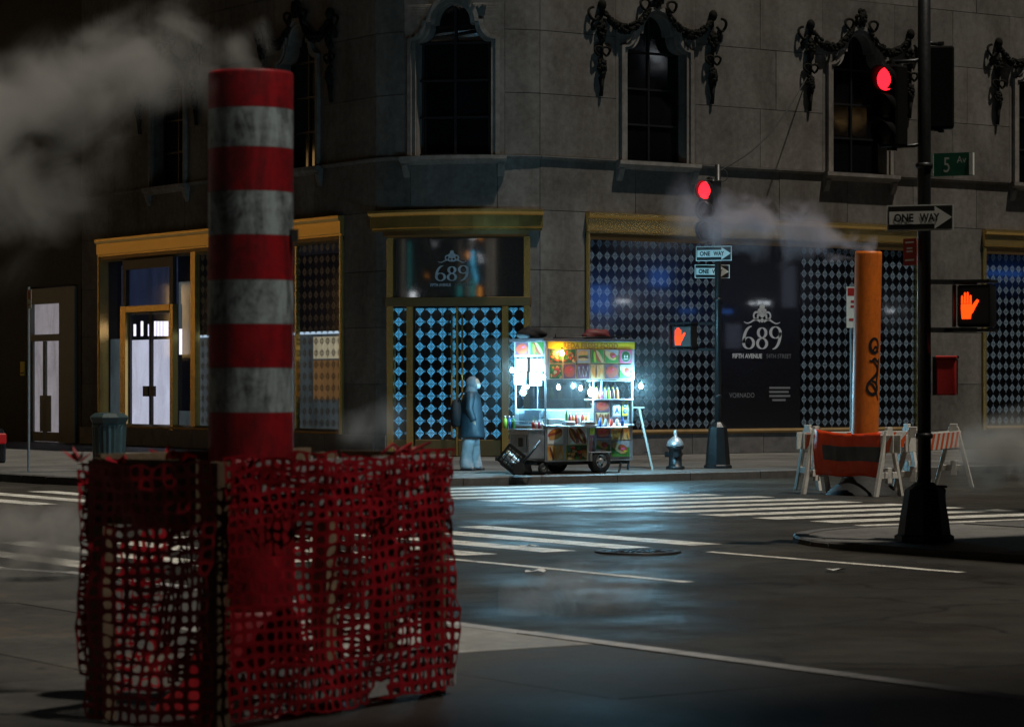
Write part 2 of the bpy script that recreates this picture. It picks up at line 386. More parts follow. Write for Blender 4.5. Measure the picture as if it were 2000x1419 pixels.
def mk_film(name, pu, pv, fg, bgc, glow=None, gs=0.0, rough=0.10, hs=0.395):
    m, n, bs = newmat(name); sp = n.new('ShaderNodeSeparateXYZ'); n.t.links.new(n.uv(), sp.inputs[0])
    f = film_fac(n, sp.outputs[0], sp.outputs[1], pu, pv, hs)
    fg2 = n.ramp(n.noise(n.pos(), 2.5, 5), [(0.3, tuple(c*0.75 for c in fg)), (0.7, fg)])
    n.put(bs.inputs['Base Color'], n.mix(f, bgc, fg2)); bs.inputs['Roughness'].default_value = rough; bs.inputs['Specular IOR Level'].default_value = .9; bs.inputs['Coat Weight'].default_value = .6
    n.put(bs.inputs['Normal'], n.bump(n.noise(n.pos(), 0.8, 2), 0.03, 0.06))
    if glow:
        n.put(bs.inputs['Emission Color'], n.mix(f, (0, 0, 0), glow)); bs.inputs['Emission Strength'].default_value = gs
mk_film('film_window', 0.21, 0.262, (0.27, 0.37, 0.46), (0.004, 0.004, 0.006))
mk_film('film_door', 0.25, 0.267, (0.72, 0.76, 0.80), (0.004, 0.005, 0.008), glow=(0.025, 0.36, 0.70), gs=0.62, hs=0.39)  # glow stands in for the cart's cyan light on the doors
def mk_film_clear():
    m, n, bs = newmat('film_clear'); sp = n.new('ShaderNodeSeparateXYZ'); n.t.links.new(n.uv(), sp.inputs[0])
    f = film_fac(n, sp.outputs[0], sp.outputs[1], 0.26, 0.262)
    n.put(bs.inputs['Base Color'], (0.10, 0.10, 0.10, 1)); bs.inputs['Roughness'].default_value = 0.3
    tr = n.new('ShaderNodeBsdfTransparent'); tr.inputs[0].default_value = (0.62, 0.62, 0.62, 1)
    gl = n.new('ShaderNodeBsdfGlossy'); gl.inputs['Roughness'].default_value = 0.05; gl.inputs[0].default_value = (0.8, 0.8, 0.8, 1)
    ly = n.new('ShaderNodeMixShader'); ly.inputs[0].default_value = 0.07; n.t.links.new(tr.outputs[0], ly.inputs[1]); n.t.links.new(gl.outputs[0], ly.inputs[2])
    mx = n.new('ShaderNodeMixShader'); n.put(mx.inputs[0], f); n.t.links.new(ly.outputs[0], mx.inputs[1]); n.t.links.new(bs.outputs[0], mx.inputs[2])
    n.t.links.new(mx.outputs[0], m.node_tree.nodes['Material Output'].inputs[0])
mk_film_clear()
def mk_clear(name, tint=(0.8, 0.84, 0.88), gloss=0.08):
    m, n, bs = newmat(name)
    tr = n.new('ShaderNodeBsdfTransparent'); tr.inputs[0].default_value = (*tint, 1)
    gl = n.new('ShaderNodeBsdfGlossy'); gl.inputs['Roughness'].default_value = 0.04; gl.inputs[0].default_value = (0.9, 0.9, 0.9, 1)
    ly = n.new('ShaderNodeMixShader'); n.put(ly.inputs[0], n.m('ADD', n.m('MULTIPLY', n.noise(n.pos(), 3, 4), gloss), gloss/2)); n.t.links.new(tr.outputs[0], ly.inputs[1]); n.t.links.new(gl.outputs[0], ly.inputs[2])
    n.t.links.new(ly.outputs[0], m.node_tree.nodes['Material Output'].inputs[0])
mk_clear('clear_glass')
surf('bar_black', (0.006, 0.006, 0.007), 0.5)
surf('lettering', (0.62, 0.66, 0.72), 0.4, var=0.12, bump=0)
surf('lettering_dim', (0.20, 0.21, 0.23), 0.4, var=0.12, bump=0)
surf('black_panel', (0.005, 0.005, 0.007), 0.2, var=0.3, bump=0.0, spec=.9); MATS['black_panel'].node_tree.nodes['Principled BSDF'].inputs['Coat Weight'].default_value = 1.0
surf('interior_wall', (0.30, 0.31, 0.36), 0.8)
surf('interior_dark', (0.05, 0.055, 0.075), 0.8)
# ------------------------------------------------------------------ ground
bx = MB().add([(-260, -260, 0), (260, -260, 0), (260, 260, 0), (-260, 260, 0)], [(0, 1, 2, 3)])
road = tag(bx.build('road', 'asphalt'), kind='structure')
def rounded(pts, rads, seg=10):
    out = []; n = len(pts)
    for i, (p, r) in enumerate(zip(pts, rads)):
        p = Vector(p)
        if r <= 0: out.append(p); continue
        a = (Vector(pts[i-1])-p).normalized(); b = (Vector(pts[(i+1) % n])-p).normalized()
        cc = p+(a+b)*r
        s = p+a*r; e = p+b*r
        for k in range(seg+1):
            t = k/seg*PI/2
            out.append(cc-b*r*math.cos(t)-a*r*math.sin(t))
    return out
def sidewalk(name, pts, rads, h=.14, mat='concrete'):
    poly = rounded(pts, rads); mb = MB(); n = len(poly)
    mb.prism([(p.x, p.y) for p in poly], (0, 0, -0.3), (1, 0, 0), (0, 1, 0), (0, 0, .3+h))
    return tag(mb.build(name, mat), kind='structure'), poly
KW = 0.17
def curb(parent, line, step=1.6, hh=.15, mat='granite'):     # granite kerb stones along a polyline (left side = road)
    seg = []
    for p, q in zip(line[:-1], line[1:]):
        L = (q-p).length; k = max(1, round(L/step))
        for i in range(k): seg.append((p.lerp(q, i/k), p.lerp(q, (i+1)/k)))
    for p, q in seg:
        d = (q-p).normalized(); o = Vector((d.y, -d.x)); g = d*0.006
        a, b = p+g+o*.012, q-g+o*.012; w = o*KW
        mb = MB(); h = hh+random.uniform(-0.004, 0.004)
        A = [Vector((*a, -0.2)), Vector((*b, -0.2)), Vector((*(b-w), -0.2)), Vector((*(a-w), -0.2))]
        i1 = o*0.02
        T = [Vector((*a, h-0.02)), Vector((*b, h-0.02)), Vector((*(b-w), h)), Vector((*(a-w), h))]
        T2 = [Vector((*(a-i1), h)), Vector((*(b-i1), h))]
        mb.add(A+T+T2, [(0, 1, 5, 4), (4, 5, 9, 8), (8, 9, 6, 7), (2, 3, 7, 6), (0, 4, 8, 7, 3), (1, 2, 6, 9, 5)])
        mb.build('kerb_stone', mat, parent)
sw1, poly1 = sidewalk('pavement', [(-11.4, 60), (-11.4, -10.0), (60, -10.0), (60, 60)], [0, 5.5, 0, 0])
sw2, poly2 = sidewalk('pavement', [(-12.3, -24.6), (60, -24.6), (60, -80), (-12.3, -80)], [2.6, 0, 0, 0], .06)
sw3, poly3 = sidewalk('pavement', [(-21.2, -80), (-60, -80), (-60, -25.0), (-21.2, -25.0)], [0, 0, 0, 3.2], mat='concrete_soiled_shaded')
# the walks sit inside their kerbs: run kerb stones along the visible edges
P2 = lambda p: Vector((p[0], p[1]))
ln = [P2(p) for p in poly1[1:12]]
curb(sw1, [Vector((-11.4, 16))]+[P2(p) for p in poly1[1:12]]+[Vector((26, -10.0))])
curb(sw2, [Vector((20, -24.6))]+[P2(p) for p in poly2[0:11]][::-1]+[Vector((-12.3, -46))], hh=.07)
curb(sw3, [Vector((-21.2, -50))]+[P2(p) for p in poly3[3:14]][::-1]+[Vector((-45, -25.0))], mat='granite_pale')
# flags of the walk in the foreground and round the far corner
def flags(parent, x0, x1, y0, y1, sx, sy, z, skip=None, name='paving_flag', mats=None):
    nx = round((x1-x0)/sx); ny = round((y1-y0)/sy)
    base = {m: MB().box(0.0025, sx-0.0025, 0.0025, sy-0.0025, 0, 0.012).mesh(name, m) for m in ('concrete', 'concrete_pale', 'concrete_soiled_shaded')}
    for i in range(nx):
        for j in range(ny):
            x = x0+i*sx; y = y0+j*sy
            if skip and skip(x, y, x+sx, y+sy): continue
            o = bpy.data.objects.new(name, base[mats(x, y) if mats else 'concrete']); COL.objects.link(o); o.parent = parent
            o.location = (x, y, z+random.uniform(-0.0015, 0.0015))
            o.rotation_euler = (random.uniform(-0.0007, 0.0007), random.uniform(-0.0007, 0.0007), 0)
flags(sw3, -27.75, -21.39, -42.5, -28.1, 1.59, 2.4, 0.139, mats=lambda x, y: 'concrete_pale' if (-35.5 < y < -33.5 and x > -23.2) else 'concrete_soiled_shaded')
flags(sw1, -11.2, 14.0, -9.8, -0.2, 1.8, 1.6, 0.139, skip=lambda a, b, c, d: (math.hypot(a+5.7, b+4.3) > 5.1 and a < -5.7 and b < -4.3))
flags(sw2, -12.1, -4.9, -36.4, -24.8, 1.8, 1.45, 0.059, skip=lambda a, b, c, d: a < -9.9 and d > -26.5)
# painted markings, each a thin sheet on the road
def stripe(x0, x1, y0, y1, name='crosswalk_bar'):
    n = 8; mb = MB(); L = []; R = []
    along = abs(x1-x0) > abs(y1-y0)
    for i in range(n+1):
        t = i/n
        j1, j2 = random.uniform(-0.015, 0.015), random.uniform(-0.015, 0.015)
        if along: L.append((x0+(x1-x0)*t, y0+j1, 0.004)); R.append((x0+(x1-x0)*t, y1+j2, 0.004))
        else: L.append((x0+j1, y0+(y1-y0)*t, 0.004)); R.append((x1+j2, y0+(y1-y0)*t, 0.004))
    mb.add(L+R, [(i, i+1, n+2+i, n+1+i) for i in range(n)])
    mb.build(name, 'road_paint', road)
for k in range(13): stripe(-8.9+random.uniform(-.1, .1), -4.6+random.uniform(-.1, .1), -10.7-1.06*k-0.5, -10.7-1.06*k)
for k in range(9): stripe(-12.75-0.98*k-0.42, -12.75-0.98*k, -25.7+random.uniform(-.1, .1), -21.1+random.uniform(-.1, .1))
for k in range(9): stripe(-12.5-0.98*k-0.42, -12.5-0.98*k, -12.6+random.uniform(-.1, .1), -8.2+random.uniform(-.1, .1))
for k in range(10): stripe(-27.6, -23.4, -11.2-1.3*k-0.55, -11.2-1.3*k)
stripe(-16.56, -16.44, -29.9, -26.1, 'lane_line'); stripe(-13.76, -13.64, -30.3, -26.6, 'lane_line')
stripe(-16.56, -16.44, -41.0, -37.0, 'lane_line')
p = gnd(1246, 1078)
mb = MB(); mb.lathe([(0.0, 0.012), (0.33, 0.012), (0.34, 0.006), (0.36, 0.006), (0.37, 0.016), (0.43, 0.016), (0.44, 0.003)], (p.x, p.y, 0), 32)
for i in range(-3, 4):
    for j in range(-3, 4):
        if i*i+j*j < 10: mb.box(p.x+i*0.085-0.025, p.x+i*0.085+0.025, p.y+j*0.085-0.025, p.y+j*0.085+0.025, 0.011, 0.018)
surf('cast_iron', (0.04, 0.04, 0.042), 0.5, metal=0.5, var=0.3, scale=8)
tag(mb.build('manhole_cover', 'cast_iron'), 'round iron manhole cover in the road beyond the lane line', 'manhole')
surf('paper_scrap', (.6, .6, .58), .8, var=.2)
for k, (px, py, lb) in enumerate(((1033, 1069, 'small white scrap of paper by the end of the crossing bars'), (1045, 1117, 'small white scrap of paper on the road near the lane line'), (1050, 1247, 'flattened white wrapper on the road by the pale kerb'), (1632, 1116, 'pale crumpled scrap on the dark road at right'))):
    p = gnd(px, py); rg = random.Random(k); mb = MB(); V = [(.09*(i-1.5)/1.5*(1+rg.uniform(-.2, .2)), .05*(j-1)*(1+rg.uniform(-.3, .3)), .006+rg.uniform(0, .03)) for j in range(3) for i in range(4)]
    mb.add(V, [(j*4+i, j*4+i+1, j*4+i+5, j*4+i+4) for j in range(2) for i in range(3)]); o = mb.build('paper_scrap', 'paper_scrap', fix=False); o.location = p; o.rotation_euler = (0, 0, rg.uniform(0, 3)); tag(o, lb, 'litter', 'litter on the road')
# ------------------------------------------------------------------ corner building
B = thing('corner_building', 'grey limestone corner building with brass shopfronts and dark arched windows', 'building', (0, 0, 0))
UC = MB().box(0, 1, 0, 1, 0, 1).mesh('stone_block', 'limestone')
UP = MB().box(0, 1, 0, 1, 0, 1).mesh('plinth_block', 'plinth_stone')
def put_block(x0, x1, y0, y1, z0, z1, me=UC, name='stone_block', parent=B):
    o = bpy.data.objects.new(name, me); COL.objects.link(o); o.parent = parent
    o.location = (x0, y0, z0); o.scale = (x1-x0, y1-y0, z1-z0)
MR = lambda t, z, out=0.0: Vector((t, -out, z))
ML = lambda t, z, out=0.0: Vector((-out, t, z))
RAD = 3.526; CX = Vector((1.28, 1.28)); EE = Vector((0.70711, -0.70711)); NN = Vector((-0.70711, -0.70711))
def arc_out(e): return math.sqrt(max(0.0, RAD*RAD-e*e))-(RAD-0.5)
def MC(e, z, out=0.0):                 # bowed corner wall
    q = CX+EE*e+NN*arc_out(e)+ (EE*(e/RAD)+NN*math.sqrt(1-(e/RAD)**2))*out
    return Vector((q.x, q.y, z))
def MF(e, z, out=0.0):                 # flat chord plane of the corner (doors)
    q = CX+EE*e+NN*out
    return Vector((q.x, q.y, z))
ZS = [0.15, 0.6, 1.7, 2.93, 4.15, 5.43, 6.6, 7.93, 9.28, 10.6, 11.95, 13.3, 14.65]
WR = [(5.67, 1.1), (11.57, 1.1), (17.47, 1.1), (23.37, 1.1)]
WL = [(5.95, 1.1), (12.4, 1.1)]
OPR = [(3.75, 13.45, 0.6, 5.43), (15.47, 25.1, 0.6, 5.43)]+[(c-w, c+w, 6.6, 10.6) for c, w in WR]
OPL = [(3.92, 16.3, 0.6, 5.43)]+[(c-w, c+w, 6.6, 10.6) for c, w in WL]
def courses(t0, t1, ops, step, side):
    back = MB(); G = 0.007
    for i in range(len(ZS)-1):
        z0, z1 = ZS[i], ZS[i+1]
        cuts = sorted([(a, b) for a, b, c, d in ops if c < z1-0.01 and d > z0+0.01])
        runs = []; s = t0
        for a, b in cuts:
            if a > s+0.01: runs.append((s, a))
            s = max(s, b)
        if s < t1-0.01: runs.append((s, t1))
        for a, b in runs:
            k = max(1, round((b-a)/step)); off = (0.5 if i % 2 else 0.0)
            xs = [a]+[a+(b-a)*(j+off*0.5)/k for j in range(1, k)]+[b]
            for x0, x1 in zip(xs[:-1], xs[1:]):
                pr = 0.06 if z0 < 0.5 else 0.0
                d = random.uniform(-0.004, 0.004)-pr
                me = UP if z0 < 0.5 else UC; nm = 'plinth_block' if z0 < 0.5 else 'stone_block'
                if side == 'R': put_block(x0+G, x1-G, d, 0.1, z0+G, z1-G, me, nm)
                else: put_block(d, 0.1, x0+G, x1-G, z0+G, z1-G, me, nm)
            if side == 'R': back.box(a, b, 0.03, 0.5, z0, z1)
            else: back.box(0.03, 0.5, a, b, z0, z1)
    return back
courses(2.56, 27, OPR, 2.1, 'R').build('wall', 'mortar', B)
courses(2.56, 17.4, OPL, 2.1, 'L').build('wall', 'mortar', B)
# bowed corner: curved blocks
def curved_block(e0, e1, z0, z1, M=MC, dep=0.14, n=5, name='stone_block', mat='limestone', out=0.0):
    mb = MB(); G = 0.007; rings = []
    for k in range(n+1):
        e = e0+G+(e1-e0-2*G)*k/n
        rings.append([M(e, z0+G, out), M(e, z0+G, out-dep), M(e, z1-G, out-dep), M(e, z1-G, out)])
    mb.loft(rings, sm=False); return mb.build(name, mat, B)
for i in range(len(ZS)-1):
    z0, z1 = ZS[i], ZS[i+1]
    if z0 < 5.4: cut = 1.53
    elif 6.5 < z0 < 10.5: cut = 1.1
    else: cut = 0
    if cut:
        for s in ((-1.81, -cut), (cut, 1.81)):
            curved_block(*s, z0, z1, name='plinth_block' if z0 < .5 else 'stone_block', mat='plinth_stone' if z0 < .5 else 'limestone', out=0.05 if z0 < .5 else random.uniform(-.003, .003))
    else:
        xs = [-1.81, 0.0, 1.81] if i % 2 == 0 else [-1.81, -0.95, 0.95, 1.81]
        for a, b in zip(xs[:-1], xs[1:]): curved_block(a, b, z0, z1)
mb = MB()
for z0, z1, e0, e1 in ((5.43, 6.6, -1.81, 1.81), (10.6, 14.65, -1.81, 1.81), (0.15, 14.65, -1.83, -1.6), (0.15, 14.65, 1.6, 1.83), (6.6, 10.6, -1.81, -1.05), (6.6, 10.6, 1.05, 1.81)):
    mb.loft([[MC(e0+(e1-e0)*k/8, z0, -.05), MC(e0+(e1-e0)*k/8, z0, -.6), MC(e0+(e1-e0)*k/8, z1, -.6), MC(e0+(e1-e0)*k/8, z1, -.05)] for k in range(9)], sm=False)
mb.build('wall', 'mortar', B)
# upper storeys above the blocks and the hidden mass behind
mb = MB(); mb.box(2.3, 27, 0.02, 12, 14.65, 26); mb.box(0.02, 2.3, 2.3, 17.4, 14.65, 26); mb.prism([(2.56, 0.02), (2.56, 2.56), (0.02, 2.56)], (0, 0, 14.65), (1, 0, 0), (0, 1, 0), (0, 0, 11.35))
mb.build('upper_wall', 'limestone', B)
mb = MB(); mb.box(5.5, 26.9, 6.0, 6.3, 0, 26); mb.box(5.2, 5.5, 6.0, 17.3, 0, 26); mb.box(0.5, 6, 17.1, 17.35, 0, 14.6); mb.box(2.7, 26, 0.6, 17.1, 5.5, 5.7); mb.box(0.6, 2.7, 2.8, 17.1, 5.5, 5.7); mb.box(26.6, 26.9, 0.5, 6, 0, 14.6); mb.box(1.6, 5.2, 3.4, 3.6, 0.15, 5.5)
mb.build('inner_wall', 'interior_dark', B)
# --- arched windows
def half_outline(k=0.0):     # right half of the opening, k = offset outwards; heights above the sill
    pts = [(0.82+k, 0.0), (0.82+k, 2.42+k*0.5)]
    for i in range(1, 8):
        t = i/7*PI/2
        pts.append((0.82+k-(0.34)*(1-math.cos(t)) - 0.0, 2.42+k*0.5+0.36*math.sin(t)) if False else (0.82+k-0.34*math.sin(t), 2.42+k*0.5+0.38*(1-math.cos(t))))
    x, z = pts[-1]
    pts.append((x-0.09, z+0.001))
    x0, z0 = pts[-1]; top = 3.24+k*1.0
    for i in range(1, 9):
        t = i/8*PI/2
        pts.append((x0*math.cos(t), z0+(top-z0)*math.sin(t)))
    return pts
def arched_window(M, c, z0=6.6, hw=1.1, htop=4.0):
    inn = half_outline(0.0); outl = half_outline(0.17); win_depth = 0.34
    full = [(-x, z) for x, z in inn][::-1][:-1]
    ring = [(x, z) for x, z in inn]+[(-x, z) for x, z in inn[::-1][1:]]
    mb = MB()
    for s in (-1, 1):
        P = [(s*x, z) for x, z in inn]
        for (xa, za), (xb, zb) in zip(P[:-1], P[1:]):
            mb.add([M(c+xa, z0+za), M(c+s*hw, z0+za), M(c+s*hw, z0+zb), M(c+xb, z0+zb)], [(0, 1, 2, 3)])
            mb.add([M(c+xa, z0+za), M(c+xb, z0+zb), M(c+xb, z0+zb, -win_depth), M(c+xa, z0+za, -win_depth)], [(0, 1, 2, 3)])
        zt = P[-1][1]
        mb.add([M(c, z0+zt), M(c+s*hw, z0+zt), M(c+s*hw, z0+htop), M(c, z0+htop)], [(0, 1, 2, 3)])
    win = mb.build('window', 'limestone', B)
    mb = MB()                                     # moulded stone surround
    R2 = [(x, z) for x, z in outl]+[(-x, z) for x, z in outl[::-1][1:]]
    mid = [((a[0]+b[0])/2, (a[1]+b[1])/2) for a, b in zip(ring, R2)]
    rows = [[M(c+x, z0+z, -0.02) for x, z in ring], [M(c+x, z0+z, 0.05) for x, z in ring], [M(c+x, z0+z, 0.035) for x, z in mid], [M(c+x, z0+z, 0.085) for x, z in mid], [M(c+x, z0+z, 0.085) for x, z in R2], [M(c+x, z0+z, -0.01) for x, z in R2]]
    for a, b in zip(rows[:-1], rows[1:]):
        n = len(a); mb.add(a+b, [(i, i+1, n+i+1, n+i) for i in range(n-1)])
    mb.build('surround', 'limestone_pale', win)
    g = -win_depth+0.03
    for s in (0, 1):                              # panes and bars
        x0, x1 = (-0.80, -0.02) if s == 0 else (0.02, 0.80)
        for r in range(3):
            za, zb = 0.05+r*0.79, 0.05+r*0.79+0.76
            mb = MB(); tl = random.uniform(-0.006, 0.006)
            mb.add([M(c+x0, z0+za, g+tl), M(c+x1, z0+za, g), M(c+x1, z0+zb, g), M(c+x0, z0+zb, g+tl)], [(0, 1, 2, 3)])
            mb.build('pane', 'dark_glass', win, fix=False)
    mb = MB(); tp = [p for p in ring if p[1] >= 2.41]
    mb.add([M(c+x*0.99, z0+z, g) for x, z in tp], [tuple(range(len(tp)))]); mb.build('pane', 'dark_glass', win, fix=False)
    mb = MB(); d = [Vector(M(c, 0, 1))-Vector(M(c, 0, 0))][0]; tdir = (M(c+.05, 0)-M(c, 0)).normalized()
    def vb(x, za, zb, w): mb.obox(M(c+x-w/2, z0+za, g-0.03), tdir*w, d*0.07, (0, 0, zb-za))
    def hb(xa, xb, z, w): mb.obox(M(c, z0+z-w/2, g-0.03)+tdir*xa, tdir*(xb-xa), d*0.068, (0, 0, w))
    for x in (-0.81, 0.81): vb(x, 0, 2.43, 0.05)
    vb(0, 0, 3.2, 0.05)
    for z in (0.025, 0.825, 1.615, 2.42): hb(-0.8, 0.8, z, 0.045)
    mb.build('glazing_bar', 'bar_black', win)
    mb = MB()                                     # sill slab with corbels
    prof = [(-0.3, -0.20), (0.10, -0.20), (0.13, -0.15), (0.20, -0.10), (0.20, -0.02), (-0.3, 0.0)]
    es = [-1.12+2.24*k/8 for k in range(9)]
    mb.loft([[M(c+e, z0+h, o) for o, h in prof] for e in es], sm=False)
    for s in (-1, 1): mb.loft([[M(c+s*1.02+q, z0-0.2, 0.0), M(c+s*1.02+q, z0-0.2, 0.14), M(c+s*1.02+q, z0-0.32, 0.10), M(c+s*1.02+q, z0-0.46, 0.03), M(c+s*1.02+q, z0-0.46, 0.0)] for q in (-0.07, 0.07)], sm=False)
    mb.build('sill', 'limestone_pale', win)
def ribbon_loop(mb, M, c, z, r, ph, tw, a0=0.0, a1=2*PI, sq=1.0):
    pts = []
    for k in range(13):
        t = a0+(a1-a0)*k/12
        pts.append(M(c+r*math.cos(t), z+r*sq*math.sin(t), 0.09+0.03*math.sin(t*2)))
    mb.tube(pts, tw, 6)
def garland(M, c, z0=6.6, drops=True):
    g = bpy.data.objects.new('garland', None); COL.objects.link(g); g.parent = B
    rng = random.Random(int(c*100))
    for s in (-1, 1):
        X = c+s*(1.53 if drops else .85)
        if not drops:                            # the bowed corner carries only short sprays beside the arch
            mb = MB()
            for k in range(60):
                t = k/60; mb.ell(M(c+s*(.3+.5*t), z0+3.62-.12*t-.10*math.sin(t*PI)+rng.uniform(-.05, .05), .09+rng.uniform(-.03, .03)), .045, .045, .05, 6, 4)
            mb.build('spray', 'garland_bronze', g); continue
        mb = MB()                                # hanging drop of fruit and leaves
        mb.tube([M(X, z0+3.28, .05), M(X, z0+2.6, .07), M(X, z0+1.4, .06)], [0.04, 0.035, 0.03], 6)
        for zc, rx, rz in ((2.74, 0.11, 0.23), (1.93, 0.10, 0.22)):
            for q in range(46):
                t = rng.uniform(-1, 1); w = math.sqrt(max(0, 1-t*t))*(1.0 if t > -.2 else .8)
                a = rng.uniform(-PI/2, PI/2)
                mb.ell(M(X+rx*w*math.sin(a)*.9, z0+zc+rz*t, 0.05+0.10*w*math.cos(a)), .042, .042, .048, 6, 4)
        mb.tube([M(X, z0+1.75, .06), M(X+.02, z0+1.5, .05), M(X+.0, z0+1.36, .04)], [0.07, 0.035, 0.045], 6)
        mb.ell(M(X, z0+3.33, .08), .10, .10, .13, 8, 6)
        mb.build('drop', 'garland_bronze', g)
        mb = MB()                                # bows
        for s2 in (-1, 1): ribbon_loop(mb, M, X+s2*.10, z0+2.33, .10, 0, .028, sq=.95)
        mb.build('bow', 'garland_bronze', g); mb = MB()
        ribbon_loop(mb, M, X+s*.22, z0+3.13, .14, 0, .032, a0=PI*.5 if s > 0 else PI*.5, a1=(PI*.5-4.4) if s > 0 else (PI*.5+4.4))
        mb.tube([M(X+s*.2, z0+2.99, .07), M(X+s*.26, z0+2.9, .06), M(X+s*.2, z0+2.78, .05)], [.03, .035, .05], 6); mb.build('ribbon', 'garland_bronze', g); mb = MB()
        for q in (0,): ribbon_loop(mb, M, c+s*.37, z0+3.43, .12, 0, .032)
        mb.build('bow', 'garland_bronze', g)
        mb = MB()                                # swag
        A, Bp = (X, z0+3.26), (c+s*.22, z0+3.36)
        for k in range(130):
            t = (k+rng.random())/130; x = A[0]+(Bp[0]-A[0])*t; sag = 4*t*(1-t)
            z = A[1]+(Bp[1]-A[1])*t-0.45*sag; r = 0.03+0.075*sag
            a = rng.uniform(0, 2*PI); mb.ell(M(x, z+r*math.sin(a)*.8, 0.08+0.08*math.cos(a)*sag), .045, .045, .045, 6, 4)
        mb.build('swag', 'garland_bronze', g)
    mb = MB()
    for k in range(40):
        a = rng.uniform(0, 2*PI); r = rng.random()**.5
        mb.ell(M(c+.15*r*math.cos(a), z0+3.60+.2*r*math.sin(a), .08+.07*(1-r)), .045, .045, .055, 6, 4)
    mb.build('cartouche', 'garland_bronze', g)
for c, w in WR[:3]: arched_window(MR, c)
arched_window(MR, WR[3][0])
for c, w in WL: arched_window(ML, c)
arched_window(MC, 0.0)
for c, w in WR[:3]: garland(MR, c)
for c, w in WL: garland(ML, c)
garland(MC, 0.0, drops=False)
mb = MB()
pr = [(0.0, 6.52), (0.05, 6.53), (0.07, 6.57), (0.07, 6.595), (0.0, 6.6)]
for M, t0, t1, cs in ((MR, 2.56, 27, WR), (ML, 2.56, 17.4, WL)):
    s = t0
    for c, w in cs+[(t1+1.13, 0)]:
        e = c-1.13
        if e > s: mb = MB(); mb.loft([[M(t, z, o) for o, z in pr] for t in (s, e)], sm=False); mb.build('string_course', 'limestone', B)
        s = c+1.13
for e0, e1 in ((-1.81, -1.13), (1.13, 1.81)):
    mb = MB(); mb.loft([[MC(e0+(e1-e0)*k/4, z, o) for o, z in pr] for k in range(5)], sm=False); mb.build('string_course', 'limestone', B)
# --- brass shopfronts
def shopfront(M, t0, t1, name='shopfront', z0=0.6, z1=5.43):
    f = bpy.data.objects.new(name, None); COL.objects.link(f); f.parent = B
    mb = MB(); pr = [(-0.1, 4.98), (0.06, 4.98), (0.06, 5.02), (0.10, 5.03), (0.10, 5.30), (0.14, 5.31), (0.16, 5.36), (0.16, 5.42), (-0.1, 5.425)]
    mb.loft([[M(t, z, o) for o, z in pr] for t in (t0, t1)], sm=False); mb.build('header', 'brass', f)
    mb = MB(); pr = [(-0.2, 4.84), (-0.03, 4.84), (0.03, 4.90), (0.03, 4.975), (-0.2, 4.975)]
    mb.loft([[M(t, z, o) for o, z in pr] for t in (t0, t1)], sm=False); mb.build('soffit', 'bronze_dark', f)
    for ta, tb in ((t0, t0+0.1), (t1-0.1, t1)):
        mb = MB(); pr = [(0, -0.2), (0, 0.05), (0.03, 0.08), (0.07, 0.08), (0.1, 0.05), (0.1, -0.2)]
        mb.loft([[M(ta+a, z, o) for a, o in pr] for z in (z0, 4.98)], sm=False); mb.build('jamb', 'brass', f)
    mb = MB(); pr = [(-0.2, z0+0.002), (0.09, z0+0.002), (0.09, z0+0.05), (0.02, z0+0.1), (-0.2, z0+0.1)]
    mb.loft([[M(t, z, o) for o, z in pr] for t in (t0+.1, t1-.1)], sm=False); mb.build('ledge', 'bronze_dark', f)
    return f
def film_pane(parent, M, t0, t1, z0, z1, mat='film_window', out=-0.05, name='window_film', ph=0.0):
    mb = MB().add([M(t0, z0, out), M(t1, z0, out), M(t1, z1, out), M(t0, z1, out)], [(0, 1, 2, 3)])
    o = mb.build(name, mat, parent, fix=False); l = o.data.uv_layers.new(name='uv')
    for i, uv in enumerate(((ph, 0), (t1-t0+ph, 0), (t1-t0+ph, z1-z0), (ph, z1-z0))): l.data[i].uv = uv
    return o
S1 = shopfront(MR, 3.75, 13.45)
ax = lambda px: on_r(px, 700)[0]
film_pane(S1, MR, 3.85, ax(1323), 0.7, 4.84); film_pane(S1, MR, ax(1323)+.015, ax(1411), 0.7, 4.84, ph=.115)
film_pane(S1, MR, ax(1566), ax(1653), 0.7, 4.84); film_pane(S1, MR, ax(1653)+.015, 13.35, 0.7, 4.84, ph=.115)
film_pane(S1, MR, ax(1411)+.01, ax(1566)-.01, 0.7, 4.84, mat='black_panel', name='display_panel')
mb = MB(); pc = ax(1491); u, v = (1, 0, 0), (0, 0, 1); Y = 0.046
zz = lambda py: on_r(1490, py)[1]
serif_689(mb, (pc, Y, zz(681)), (1.34, 0, 0), v, zz(638)-zz(683)); mb.build('house_number', 'lettering', S1, fix=False); mb = MB(); emblem(mb, (pc, Y, zz(629)), u, v, .86); mb.build('emblem', 'lettering', S1, fix=False); mb = MB()
h = 0.125
text_mb(mb, 'FIFTH AVENUE', h*1.1, (ax(1433), Y, zz(699)), u, v, bold=0.006, fit=ax(1491)-ax(1433))
mb.build('lettering', 'lettering', S1, fix=False)
mb = MB(); text_mb(mb, '54TH STREET', h*1.1, (ax(1499), Y, zz(699)), u, v, fit=ax(1548)-ax(1499)); mb.build('lettering', 'lettering_dim', S1, fix=False); mb = MB()
text_mb(mb, 'VORNADO', h*1.25, (ax(1427), Y, zz(776)), u, v, fit=ax(1476)-ax(1427)); mb.build('lettering', 'lettering_dim', S1, fix=False); mb = MB()
for i in range(4): mb = MB(); mb.add([(ax(1505+2*(i == 3)*3), Y, zz(759+8*i)), (ax(1546-3*(i % 2)-(i == 3)*6), Y, zz(759+8*i)), (ax(1546-3*(i % 2)-(i == 3)*6), Y, zz(755+8*i)), (ax(1505+2*(i == 3)*3), Y, zz(755+8*i))], [(0, 1, 2, 3)]); mb.build('lettering', 'lettering_dim', S1, fix=False)
S2 = shopfront(MR, 15.47, 25.1)
